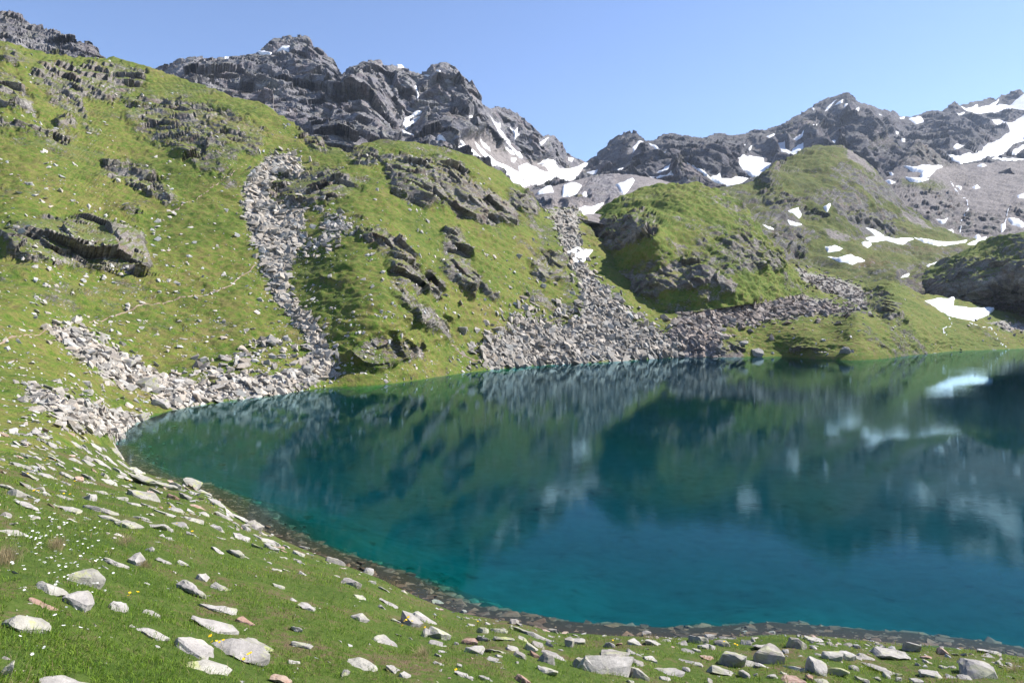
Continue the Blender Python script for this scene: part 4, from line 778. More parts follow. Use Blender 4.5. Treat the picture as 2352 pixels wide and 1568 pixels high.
def subdiv(v, f):
    e = {}; v = list(map(tuple, v)); nf = []
    def mid(a, b):
        k = (min(a, b), max(a, b))
        if k not in e:
            e[k] = len(v); v.append(tuple((np.array(v[a]) + np.array(v[b]))/2))
        return e[k]
    for a, b, c in f:
        x, y, z = mid(a, b), mid(b, c), mid(c, a); nf += [(a, x, z), (x, b, y), (z, y, c), (x, y, z)]
    return np.array(v), np.array(nf)
PROTO = [stone_proto(np.random.default_rng(100+i), 9 + i % 3, [0.35, 0.5, 0.7, 0.45][i % 4], 0.4) for i in range(14)]
def rand_frames(r, N, tilt=0.35):
    """rotation matrices whose z axis is the surface normal N, randomly tilted, random spin"""
    n = len(N); z = N + r.normal(size=(n, 3))*tilt; z /= np.linalg.norm(z, axis=1)[:, None]
    a = r.normal(size=(n, 3)); x = np.cross(a, z); x /= np.linalg.norm(x, axis=1)[:, None]; y = np.cross(z, x)
    return np.stack([x, y, z], -1)
def stone_field(name, P, N, size, mat, r, tint, tilt=0.35, aspect=(0.75, 0.5), sink=0.15):
    n = len(P); R = rand_frames(r, N, tilt); kind = r.integers(0, len(PROTO), n)
    S = np.stack([size, size*(aspect[0] + r.normal(size=n)*0.15).clip(0.4, 1.1), size*(aspect[1] + r.random(n)*0.6)], 1)
    VV, FF, TT = [], [], []; off = 0
    for k, (v, f) in enumerate(PROTO):
        i = np.nonzero(kind == k)[0]
        if not len(i): continue
        loc = v[None]*S[i][:, None, :]
        w = np.einsum('nij,nkj->nki', R[i], loc) + P[i][:, None, :] + (N[i]*(S[i][:, 2:3]*sink))[:, None, :]
        VV.append(w.reshape(-1, 3)); FF.append((f[None] + (np.arange(len(i))*len(v))[:, None, None] + off).reshape(-1, 3)); off += len(i)*len(v)
        TT.append(np.repeat(tint[i], len(v), 0))
    o = mesh_np(name, np.concatenate(VV), np.concatenate(FF), mat, False, None, {'tint': np.concatenate(TT)})
    return o
def tints(r, n, lo=0.55, hi=1.2, warm=0.035):
    b = lo + (hi-lo)*r.random(n); w = r.normal(size=n)*warm
    return np.stack([b*(1+w), b, b*(1-w), np.ones(n)], 1)
def samp_poly(r, poly, n, pad=6):
    p = np.array(poly, float); lo = p.min(0)-pad; hi = p.max(0)+pad; out = np.zeros((0, 2))
    lo -= 25; hi += 25
    while len(out) < n:
        q = lo + (hi-lo)*r.random((n*3, 2)); sd = sdist(poly, q[:, 0], q[:, 1], 60); dn = fbm(np.stack([q[:, 0]/40, q[:, 1]/28, np.zeros(len(q))], -1), 3)
        m = r.random(len(q)) < np.exp(-np.clip(sd+7+16*dn, 0, 99)/pad)*np.clip(0.9+2.0*dn, 0.04, 1); out = np.concatenate([out, q[m]])
    return out[:n]
r_ = np.random.default_rng(21)
def hill_stones(name, label, poly, n, smin, smax, tint_mul=(1, 1, 1), power=2.2, mat=None, pad=8):
    q = samp_poly(r_, poly, n, pad); q = q[q[:, 1] < np.where(q[:, 0] < 265, 1005, far_line(q[:, 0]) + 2)]
    P = surf_point('hill', q[:, 0], q[:, 1]); N = surf_point('hill', q[:, 0], q[:, 1], 'N'); N /= np.linalg.norm(N, axis=1)[:, None] + 1e-9
    N = np.where(N[:, 2:3] < 0, -N, N); ok = P[:, 2] > -0.2; P, N = P[ok], N[ok]; n = len(P)
    d = np.linalg.norm(P - CAM, axis=1)
    size = (smin*0.33 + (smax*0.95-smin*0.33)*r_.random(n)**(power*2.3))*np.clip(d/110, 0.5, 1.45)
    t = tints(r_, n); t[:, :3] *= np.array(tint_mul)
    o = stone_field(name, P, N, size, mat or M_scree, r_, t, 0.4)
    return tag(o, label, 'scree', kind='stuff')
hill_stones('scree', 'long grey scree gully winding down between the green slopes', SCREE['a'], 8000, 0.42, 1.8, (0.98, 0.95, 0.90), pad=6)
hill_stones('scree', 'pale boulder fan reaching the left tip of the lake', SCREE['b'], 5000, 0.45, 2.0, (1.02, 0.99, 0.94))
hill_stones('scree', 'pale stone tongue in the grass beside the left end of the lake', SCREE['c'], 3600, 0.45, 1.6, (1.02, 0.99, 0.94))
hill_stones('scree', 'grey boulder field spreading from the gully to the far shore', SCREE['d'], 11000, 0.42, 1.9, (0.97, 0.94, 0.90))
hill_stones('scree', 'reddish scree below the cliffed knoll', SCREE['e'], 7500, 0.55, 2.2, (0.86, 0.77, 0.74))
hill_stones('scree', 'thin scree strip on the slope behind the reddish scree', SCREE['f'], 1800, 0.5, 1.6, (0.85, 0.78, 0.75))
hill_stones('scree', 'stones strewn over the grassy hollow beside the gully', SCREE['g'], 700, 0.4, 1.5)
hill_stones('scree', 'dark stones beside the inlet stream under the shaded knoll', SCREE['h'], 700, 0.5, 1.6, (0.7, 0.66, 0.65))
hill_stones('scree', 'grey stones thinning out into the grass beside the boulder field', [(1080, 815), (1120, 770), (1180, 715), (1260, 690), (1330, 700), (1360, 640), (1420, 690), (1480, 730), (1570, 760), (1660, 745), (1660, 812), (1560, 818), (1400, 826), (1120, 840)], 2600, 0.42, 2.2, (1.0, 0.97, 0.92), pad=14)
hill_stones('scree', 'pale stones thinning out into the grass above the boulder fan', [(420, 860), (500, 820), (600, 790), (690, 800), (760, 870), (640, 900), (480, 905)], 900, 0.4, 2.0, (1.08, 1.05, 1.0), pad=14)
# pale stones sprinkled over the turf of the hillside
def sprinkle():
    q = np.stack([r_.uniform(-60, 2400, 60000), r_.uniform(120, 1010, 60000)], 1)
    top = HT(q[:, 0]); bt = np.where(q[:, 0] < 265, 1000, far_line(q[:, 0]) - 2); q = q[(q[:, 1] > top+4) & (q[:, 1] < bt)]
    dn = fbm(np.stack([q[:, 0]/70, q[:, 1]/50, np.zeros(len(q))], -1), 3)
    low = np.clip((q[:, 1]-500)/400, 0, 1)
    wgt = np.clip(0.10 + 0.55*dn + 0.22*low, 0.015, 1)*np.where(q[:, 0] > 1250, 0.5, 1)
    q = q[r_.random(len(q)) < wgt*0.95]
    P = surf_point('hill', q[:, 0], q[:, 1]); N = surf_point('hill', q[:, 0], q[:, 1], 'N'); N = np.where(N[:, 2:3] < 0, -N, N); N /= np.linalg.norm(N, axis=1)[:, None] + 1e-9
    d = np.linalg.norm(P-CAM, axis=1); n = len(P)
    size = (0.16 + 0.62*r_.random(n)**4)*np.clip(d/90, 0.3, 1.7)
    o = stone_field('scattered_stones', P, N, size, M_scree, r_, tints(r_, n, 1.05, 1.6, 0.04), 0.3)
    tag(o, 'small pale stones strewn over the grassy hillside', 'stones', kind='stuff'); return n
sprinkle()
# ------------------------------------------------------------------ single boulders of the near meadow
ROCKS = []   # (region, x, y, w, h, tilt, kind, label)
def R(reg, rows): ROCKS.extend([(reg, *row) for row in rows])
p_, l_, e_, k_ = 'pale', 'lichen', 'red', 'dark'
R(6, [(130, 1075, 280, 190, 22, l_, 'large rounded boulder with yellow lichen cut by the left picture edge'), (375, 960, 215, 100, 15, l_, 'long lichen-flecked boulder behind the broken grey one in the left corner'), (545, 1035, 220, 150, 22, p_, 'broken grey boulder leaning against the long lichen-flecked one'),
      (590, 850, 200, 130, 12, l_, 'lichen-topped block with a grass tuft growing against it'), (470, 1515, 400, 130, -10, p_, 'long smooth slab on the bottom edge in the left corner'), (300, 1030, 200, 60, 15, e_, 'low reddish slab beside the large rounded boulder'),
      (1350, 895, 250, 115, 20, p_, 'wide flat slab tilted downhill in mid meadow'), (1530, 890, 170, 60, 15, l_, 'thin greenish lichen slab beside the wide flat one'), (1395, 810, 90, 95, 10, p_, 'upright oval white stone standing in the meadow'),
      (790, 740, 160, 75, 20, p_, 'brownish slab left of the pointed white stone'), (930, 715, 105, 115, 25, p_, 'pointed white stone in the meadow'), (1115, 690, 120, 65, -5, p_, 'flat pale stone right of the pointed white one'), (1040, 622, 80, 70, 20, p_, 'small white stone behind the pointed one'),
      (1500, 1030, 280, 75, 18, p_, 'long thin grey slab in the lower meadow'), (1480, 1150, 290, 110, 22, p_, 'grey slab with a humped left end in the lower meadow'), (1620, 1310, 370, 170, 28, p_, 'big brownish slab sloping down beside yellow flowers'), (1740, 1262, 240, 105, 8, l_, 'lichen-covered slab resting behind the big brownish one'),
      (1370, 1345, 280, 130, 16, p_, 'white block with a dark left end near yellow flowers'), (1440, 1480, 270, 110, 0, l_, 'flat lichen block by the bottom edge below the dark-ended one'), (1920, 1520, 160, 90, 8, e_, 'small rusty block on the bottom edge'), (2075, 1285, 150, 38, 0, p_, 'straight narrow bar-shaped stone in the lower meadow'),
      (2030, 1375, 90, 50, 0, p_, 'small pale stone below the bar-shaped one'), (1050, 1260, 220, 60, 8, p_, 'low grey slab beside a bare earth patch'), (810, 1080, 120, 80, 28, p_, 'pale wedge right of the broken grey boulder'), (1050, 1100, 120, 60, 15, p_, 'small pale wedge above the low grey slab'),
      (1650, 670, 160, 70, 20, p_, 'clean pale slab lying clear in the grass below the shore'), (1640, 540, 130, 60, 10, p_, 'pale slab just inside the shore rocks'), (1750, 480, 115, 85, 8, k_, 'square grey block standing at the water edge'), (1650, 425, 150, 55, 0, p_, 'flat pale slab left of the square grey shore block'),
      (1540, 410, 130, 60, 5, p_, 'pale slab on the shore bank beside two others'), (1070, 470, 190, 80, -10, p_, 'rough humped slab in the middle of the stony bank'), (890, 450, 150, 85, 10, l_, 'lichen block with a dark left end on the stony bank'), (690, 360, 210, 60, 8, p_, 'long grey slab on the upper meadow bank'), (480, 370, 240, 34, 3, p_, 'very thin long slab left of the long grey one'),
      (980, 270, 190, 90, 20, l_, 'smooth brownish slab below the big shore slab'), (1040, 175, 300, 120, 14, l_, 'biggest tilted slab at the shore with orange lichen'), (1310, 190, 130, 95, 8, l_, 'yellow-green lichen boulder right of the biggest shore slab'), (1215, 215, 110, 85, 5, k_, 'dark hollow-faced boulder between the big shore slab and the lichen boulder'),
      (1410, 250, 100, 50, 5, l_, 'lichen stone at the water edge right of the lichen boulder'), (1490, 272, 85, 50, -12, k_, 'grey pointed stone sticking out over the water'), (1275, 285, 100, 70, 10, p_, 'white stone below the dark hollow-faced boulder'), (1190, 280, 75, 55, 0, e_, 'reddish stone below the dark hollow-faced boulder'),
      (940, 100, 120, 50, 5, l_, 'flat lichen stone on top of the shore bank'), (820, 105, 110, 50, 8, p_, 'pale slab ending the shore bank'), (600, 268, 110, 80, 12, p_, 'white stone with a notch on the upper meadow'), (440, 270, 120, 40, 0, p_, 'thin pale slab left of the notched white stone'), (100, 262, 115, 80, 0, l_, 'rounded lichen stone near the left edge of the upper meadow'),
      (180, 205, 105, 60, 25, k_, 'dark tilted stone above the rounded lichen stone'), (265, 208, 75, 60, 38, k_, 'dark upright flake beside the tilted dark stone'), (190, 350, 140, 50, 22, p_, 'narrow pale slab below the rounded lichen stone'), (85, 510, 175, 75, 3, l_, 'thick pale slab cut by the left picture edge'), (25, 1400, 90, 190, 60, l_, 'tall lichen boulder at the very left edge near the corner'),
      (1340, 335, 130, 50, 12, e_, 'pinkish slab on the bank below the shore boulders'), (1490, 320, 140, 50, 14, p_, 'pale slab lying along the water edge'), (1335, 440, 120, 55, 0, l_, 'low lichen slab in the stony bank near yellow flowers'), (1250, 482, 120, 34, 0, p_, 'thin pale slab under the rough humped one'), (1170, 565, 70, 40, 20, p_, 'small clean stone below the stony bank'),
      (1285, 728, 110, 40, 10, p_, 'thin stone right of the flat pale stone'), (1500, 645, 100, 38, 15, p_, 'thin pale stone left of the clean pale slab'), (1920, 905, 90, 42, 10, p_, 'small pale stone right of mid meadow'), (2040, 975, 90, 42, 15, p_, 'pale stone just below another in the right meadow'), (2130, 1080, 130, 46, 8, p_, 'smooth pale stone on the right of the meadow'),
      (1690, 1130, 130, 42, 5, e_, 'pinkish flat stone beside the humped slab'), (2040, 1195, 90, 45, 5, p_, 'pale stone above the bar-shaped one'), (2310, 722, 120, 75, 15, k_, 'dark-sided stone at the grassy shore edge'), (840, 290, 60, 40, 0, p_, None), (700, 250, 90, 40, 8, p_, None), (460, 205, 60, 32, 0, p_, None), (210, 290, 100, 42, 8, p_, None), (30, 400, 75, 60, 10, k_, None), (215, 405, 90, 34, 5, p_, None),
      (950, 405, 120, 45, 5, p_, None), (1130, 400, 170, 40, 5, p_, None), (760, 415, 150, 45, 8, p_, None), (1390, 385, 110, 40, 12, p_, None), (1500, 490, 130, 45, 4, p_, None), (1690, 500, 70, 50, 10, p_, None), (1860, 590, 110, 55, 14, p_, None), (1900, 605, 60, 50, 10, p_, None), (2095, 630, 70, 45, 12, p_, None), (1790, 560, 120, 40, 10, p_, None), (620, 150, 110, 40, 8, p_, None), (480, 145, 120, 50, 15, p_, None), (540, 165, 60, 70, 40, e_, None), (200, 145, 140, 40, 4, p_, None),
      (700, 60, 130, 40, 8, p_, None), (760, 30, 110, 40, 8, p_, None), (600, 20, 60, 45, 10, k_, None), (850, 60, 90, 40, 10, p_, None), (150, 60, 120, 40, 14, p_, None), (40, 210, 90, 50, 8, p_, None)])
R(7, [(85, 888, 150, 90, 20, k_, 'cracked block with a dark side near the shore'), (200, 795, 95, 62, 10, p_, 'white block at the grassy shore edge'), (680, 1010, 125, 48, 5, p_, 'pale flat stone at the edge of the dark shallows'), (460, 1125, 140, 160, 42, p_, 'steeply tilted smooth slab by yellow flowers'), (560, 1100, 190, 105, 24, p_, 'broad slab leaning on the steeply tilted one'),
      (665, 1220, 160, 100, 5, l_, 'layered brownish block below the leaning slabs'), (572, 1205, 60, 95, 55, p_, 'narrow upright flake beside the layered block'), (650, 1275, 105, 50, 10, p_, 'white stone below the layered block'), (300, 1265, 180, 90, 22, p_, 'long slab alone in the grass left of the leaning slabs'), (110, 1110, 125, 75, 24, p_, 'rough pale slab above the lone long one'),
      (290, 1060, 90, 60, 20, p_, 'tilted stone left of the leaning slabs'), (330, 1025, 155, 50, 5, p_, 'low brownish slab above the tilted stone'), (130, 1415, 220, 95, 4, l_, 'broad flat lichen stone in the bottom meadow'), (350, 1460, 110, 50, 20, p_, 'thin grey stone right of the broad flat lichen stone'), (440, 1515, 80, 50, 5, p_, 'small pale stone near the bottom edge below the thin grey one'),
      (1140, 1130, 155, 85, 0, k_, 'dark-streaked block standing at the shallows'), (1025, 1150, 60, 45, 0, p_, 'small pale stone left of the dark-streaked block'), (1085, 1215, 110, 50, 0, p_, 'rounded pale stone below the dark-streaked block'), (990, 1265, 110, 62, 10, p_, 'smooth oval stone left end of the boulder belt'), (1115, 1272, 145, 48, 0, l_, 'long flat stone right of the smooth oval one'),
      (920, 1350, 130, 85, 8, p_, 'big-faced pale stone at the front of the boulder belt'), (1050, 1355, 165, 42, 0, p_, 'low slab right of the big-faced pale stone'), (1195, 1335, 120, 62, 0, p_, 'grey stone with a rough top in the boulder belt'), (1320, 1230, 285, 62, 0, p_, 'widest flat slab at the back of the boulder belt'), (1250, 1265, 90, 42, 0, l_, 'small lichen stone in front of the widest flat slab'),
      (1355, 1290, 100, 80, -18, k_, 'dark tilted stone in front of the widest flat slab'), (1300, 1340, 80, 85, 30, p_, 'white upright stone left of a reddish one'), (1330, 1385, 85, 60, 5, e_, 'reddish stone under the white upright one'), (1400, 1410, 135, 95, 0, l_, 'lichen block stacked on a white one'), (1420, 1480, 150, 85, 0, p_, 'white block under the lichen one'),
      (1550, 1300, 105, 105, 28, k_, 'dark-faced block left of the largest boulder'), (1610, 1270, 130, 85, 10, p_, 'pale peaked stone behind the largest boulder'), (1810, 1430, 370, 240, 22, p_, 'largest angular boulder with a dark left face'), (1630, 1440, 100, 115, 40, k_, 'leaning dark stone touching the largest boulder'), (1890, 1360, 190, 85, 15, k_, 'dark long stone behind the largest boulder'),
      (2045, 1490, 135, 115, 0, p_, 'white rough block right of the largest boulder'), (2030, 1358, 115, 55, 0, p_, 'pale stone between two dark ones right of the largest boulder'), (2055, 1410, 110, 60, 10, k_, 'dark low stone behind the white rough block'), (2130, 1392, 100, 55, 8, p_, 'small block beside the dark low stone'), (2180, 1310, 175, 52, 5, p_, 'flat brownish slab on the bank above the shallows'),
      (2250, 1440, 215, 95, 4, p_, 'flat grey slab with a dark underside at the belt'), (1265, 1525, 150, 85, 14, e_, 'rust-red rounded rock at the bottom edge'), (985, 1520, 105, 52, 0, p_, 'rough pale stone on the bottom edge left of the rust-red rock'), (830, 1500, 105, 42, 20, p_, 'thin stone near the bottom edge left of the rough pale one'), (880, 1532, 60, 42, 0, p_, None), (1450, 1200, 60, 52, 0, k_, None), (1470, 1382, 180, 60, 14, p_, None), (2240, 1515, 90, 42, 5, p_, None), (845, 1070, 42, 34, 0, p_, None), (785, 1047, 62, 32, 0, p_, None), (670, 1415, 80, 30, 5, p_, None), (810, 1425, 40, 34, 10, p_, None), (795, 1285, 42, 34, 0, p_, None), (700, 1340, 60, 30, 0, p_, None), (660, 1360, 60, 30, 0, p_, None), (390, 1210, 55, 30, 5, p_, None), (290, 920, 80, 45, 10, p_, None), (130, 995, 100, 36, 14, p_, None), (30, 735, 70, 40, 0, p_, None), (380, 1140, 80, 40, 14, p_, None),
      (20, 1470, 60, 50, 5, l_, None), (210, 870, 50, 30, 8, p_, None), (1170, 1555, 40, 24, 0, p_, None), (1080, 1390, 60, 36, 0, p_, None), (1040, 1410, 80, 30, 14, p_, None), (1440, 1310, 60, 50, 30, p_, None), (1730, 1485, 50, 30, 0, p_, None), (1215, 1435, 36, 30, 0, p_, None), (2100, 1210, 60, 40, 0, k_, None), (2290, 1200, 80, 50, 10, k_, None), (1980, 1555, 70, 50, 0, p_, None)])
R(8, [(600, 1370, 195, 185, 8, k_, 'big boulder with a broad dark front face'), (350, 1420, 190, 135, 18, l_, 'lichen slab leaning left of the dark-fronted boulder'), (250, 1470, 190, 95, 10, p_, 'rough white slab in front of the leaning lichen slab'), (110, 1260, 125, 95, 10, p_, 'pale peaked block at the shallows'), (200, 1252, 95, 65, 5, p_, 'pale stone right of the peaked block'), (270, 1292, 95, 65, 0, k_, 'dark brown stone among pale ones at the belt'),
      (190, 1322, 85, 62, 10, p_, 'small pale stone in front of the peaked block'), (60, 1420, 155, 65, 5, p_, 'wide pale stone left of the rough white slab'), (35, 1360, 95, 62, 8, p_, 'white stone above the wide pale one'), (565, 1310, 160, 60, 0, p_, 'pale slab behind the dark-fronted boulder'), (410, 1215, 130, 52, 5, p_, 'flat pale stone on the bank at the shallows'), (430, 1282, 72, 52, 0, p_, 'small pale stone below the flat bank stone'), (495, 1262, 42, 62, 40, p_, 'small upright stone beside the bank stones'),
      (450, 1432, 112, 75, 0, l_, 'grey stone between the lichen slab and the dark-fronted boulder'), (545, 1445, 115, 60, 35, p_, 'tilted flake below the dark-fronted boulder'), (785, 1300, 120, 112, 42, k_, 'dark steeply tilted slab on the grass bank'), (905, 1252, 120, 62, 14, p_, 'pale stone on the bank right of the steep dark slab'), (1030, 1375, 145, 112, 22, l_, 'brownish tilted block right of centre in the belt'), (1130, 1370, 112, 100, 34, p_, 'pale tilted flake touching the brownish block'),
      (915, 1450, 145, 155, 20, p_, 'tall pointed white boulder near the bottom edge'), (1045, 1470, 172, 95, 0, l_, 'rounded lichen boulder right of the tall pointed one'), (770, 1440, 145, 115, 5, l_, 'squat block between the dark-fronted and the pointed boulder'), (712, 1350, 52, 52, 0, p_, 'small white stone behind the squat block'), (1425, 1350, 225, 105, 10, p_, 'broad low block on the right grass bank'), (1345, 1432, 235, 82, 5, p_, 'flat slab jutting out in front of the broad low block'),
      (1580, 1320, 112, 92, 24, p_, 'angular pale block alone right of the broad low one'), (1710, 1490, 132, 75, 20, p_, 'pale slab left of the fractured boulder'), (2040, 1460, 275, 205, 18, p_, 'big fractured grey boulder at the right corner'), (2100, 1345, 145, 42, 8, p_, 'flat pale slab at the water edge behind the fractured boulder'), (1400, 1505, 62, 62, 10, p_, 'small oval stone below the jutting flat slab'), (1235, 1535, 105, 62, 14, p_, 'grey stone on the bottom edge right of the lichen boulder'),
      (770, 1552, 185, 75, 0, e_, 'pinkish flat rock on the bottom edge'), (620, 1530, 112, 52, 0, p_, 'pale slab just left of the pinkish rock'), (425, 1520, 85, 72, 38, k_, 'dark curved stone near the bottom edge'), (1180, 1462, 75, 62, 0, p_, 'small white stone right of the rounded lichen boulder'), (490, 1510, 52, 62, 30, k_, None), (1960, 1530, 105, 42, 10, p_, None), (1850, 1450, 62, 34, 0, p_, None), (1620, 1540, 85, 55, 5, p_, None), (872, 1540, 52, 62, 10, e_, 'small rust-red stone beside the pinkish rock'),
      (2250, 1420, 40, 24, 0, p_, None), (1640, 1430, 60, 40, 0, p_, None), (1500, 1350, 90, 30, 8, p_, None), (1200, 1310, 40, 42, 20, p_, None), (1010, 1290, 36, 36, 40, k_, None), (1490, 1530, 40, 50, 30, p_, None), (140, 1330, 70, 60, 10, p_, None), (310, 1250, 110, 50, 10, p_, None), (590, 1210, 80, 40, 0, k_, None), (100, 1360, 60, 40, 0, p_, None), (190, 1540, 50, 60, 20, k_, None), (960, 1555, 90, 40, 0, p_, None), (60, 1560, 90, 50, 0, e_, None)])
_r = np.random.default_rng(44); _k = 0
while _k < 88:
    if _k < 60:
        _u = _r.uniform(40, 700); _lo = max(float(near_line(_u)) if _u > 265 else 1010.0, 1010.0); _v = _lo + abs(_r.normal())*(55 if _u < 450 else 30) + 5
        _w, _h = _r.uniform(38, 120), _r.uniform(0.3, 0.5)
    else:
        _u = _r.uniform(1080, 2330); _v = float(near_line(_u)) + _r.uniform(8, 90); _w, _h = _r.uniform(40, 110), _r.uniform(0.4, 0.75)
    if _v > 1560: continue
    if any(abs(_u - Z(a[0], [(a[1], a[2])])[0][0]) < (a[3] + _w)/6*0.8 and abs(_v - Z(a[0], [(a[1], a[2])])[0][1]) < (a[4] + _w*_h)/6*0.8 for a in ROCKS): continue
    ROCKS.append((6, _u*3, (_v - ORG[6][1])*3, _w, _w*_h, _r.uniform(0, 22), ['pale', 'pale', 'lichen', 'pale', 'dark', 'red'][int(_r.integers(0, 6))] if _r.random() < 0.6 else 'pale', None)); _k += 1
MATK = {'pale': M_pale, 'lichen': M_lich, 'red': M_red, 'dark': M_pale}
occupied = []
def make_rock(seed, kind, dims):
    r = np.random.default_rng(seed); n = int(r.integers(11, 16))
    p = r.normal(size=(n, 3)); p /= np.linalg.norm(p, axis=1)[:, None]; b = r.uniform(0.25, 0.55)
    p = np.sign(p)*np.abs(p)**(1-b); p /= np.abs(p).max(0)
    p[:, 2] = np.where(p[:, 2] > 0, np.minimum(p[:, 2], 0.35 + 0.65*r.random(n)), p[:, 2])
    v, f = hull(p*0.5)
    for _ in range(2): v, f = subdiv(v, f)
    nb = np.zeros_like(v); ct = np.zeros((len(v), 1))
    for a, b in ((0, 1), (1, 2), (2, 0)):
        np.add.at(nb, f[:, a], v[f[:, b]]); np.add.at(nb, f[:, b], v[f[:, a]]); np.add.at(ct, f[:, a], 1); np.add.at(ct, f[:, b], 1)
    v = v*0.62 + 0.38*nb/ct
    v = v*np.array(dims)*1.06
    q = v*2.2/max(dims) + seed*1.37
    m = max(dims)
    v = v + (0.045*m*np.stack([perlin(q*1.7), perlin(q*1.7+9), perlin(q*1.7+21)], -1) + 0.018*m*np.stack([perlin(q*5), perlin(q*5+9), perlin(q*5+21)], -1))
    return v, f
def place_rock(i, u, vc, w, h, tilt, kind, label, group):
    base = vc + h*0.28
    d = float(near_depth(np.array([u]), np.array([base]))[0]); P = near_point(np.array([u]), np.array([base]))[0]
    a = near_point(np.array([u, u+6, u]), np.array([base, base, base-4]), False)
    n = np.cross(a[1]-a[0], a[2]-a[0]); n /= np.linalg.norm(n); n = n if n[2] > 0 else -n
    view = CAM - P; view /= np.linalg.norm(view); dip = max(0.25, math.asin(min(0.95, abs(float(n @ view)))))
    wp, hp = w*d/F, h*d/F
    right = np.array([1.0, 0, 0]); right -= n*(right @ n); right /= np.linalg.norm(right); fw = np.cross(n, right)
    ta = math.radians(tilt)
    slabby = h/w < 0.6
    x = right*math.cos(ta*0.9) - fw*math.sin(ta*0.9)*0.7 - n*math.sin(ta)*0.35; x /= np.linalg.norm(x)
    z = n + (0.12*np.random.default_rng(i).normal(size=3)) ; z -= x*(z @ x); z /= np.linalg.norm(z); y = np.cross(z, x)
    sz = hp*(0.62 if slabby else 0.95); sy = min(max((hp*0.95 - 0.5*sz)/math.sin(dip), 0.45*wp), 1.05*wp)
    v, f = make_rock(1000+i, kind, (wp*1.05, sy, sz*1.35))
    loc = P + n*(sz*0.0)
    me_v = v @ np.stack([x, y, z], 0)
    o = mesh_np('rock', me_v, f, MATK[kind], False, None, {'tint': np.tile(np.array([[0.85, 0.83, 0.81, 1.0]] if kind == 'dark' else [[1.0, 1.0, 1.0, 0.0]]), (len(v), 1))})
    o.location = loc
    tag(o, label, 'rock', group); occupied.append((u, vc, w*0.5, h*0.5)); return o
def zone(u, v):
    if u < 420: return 'left meadow' if v > 1200 else 'upper left meadow'
    if u < 900: return 'middle meadow' if v > 1230 else 'stony bank by the lake'
    if u < 1300: return 'lower meadow in the middle'
    return 'boulder belt at the near shore'
import re
def short(lab):
    if len(lab.split()) <= 9: return lab
    return re.split(r" (?:in|on|at|with|beside|near|cut|by|behind|left|right|below|above|just|leaning|lying|standing|resting|tilted|sloping|under|between|among|jutting|alone|touching|sticking|stacked) ", lab)[0]
NAMED = [(*Z(a[0], [(a[1], a[2])])[0], a[6], short(a[7]) if a[7] else None) for a in ROCKS]
for i, (reg, x, y, w, h, tilt, kind, lab) in enumerate(ROCKS):
    (u, v), = Z(reg, [(x, y)]); w /= 3; h /= 3
    if lab is None:
        cw = {'pale': 'pale grey', 'lichen': 'lichen-spotted', 'red': 'reddish', 'dark': 'dark-sided'}[kind]
        best = min((q for q in NAMED if q[3] is not None), key=lambda q: (q[0]-u)**2 + 2.5*(q[1]-v)**2)
        du, dv = u-best[0], v-best[1]
        rel = ('right of' if du > 0 else 'left of') if abs(du) > abs(dv)*1.3 else ('below' if dv > 0 else 'above')
        lab = 'small %s stone just %s the %s' % (cw, rel, best[3])
        if len(lab.split()) > 16: lab = 'small %s stone %s the %s' % (cw.split()[0], rel, best[3])
    place_rock(i, u, v, w, h, tilt, kind, lab, 'single rocks of the near meadow')

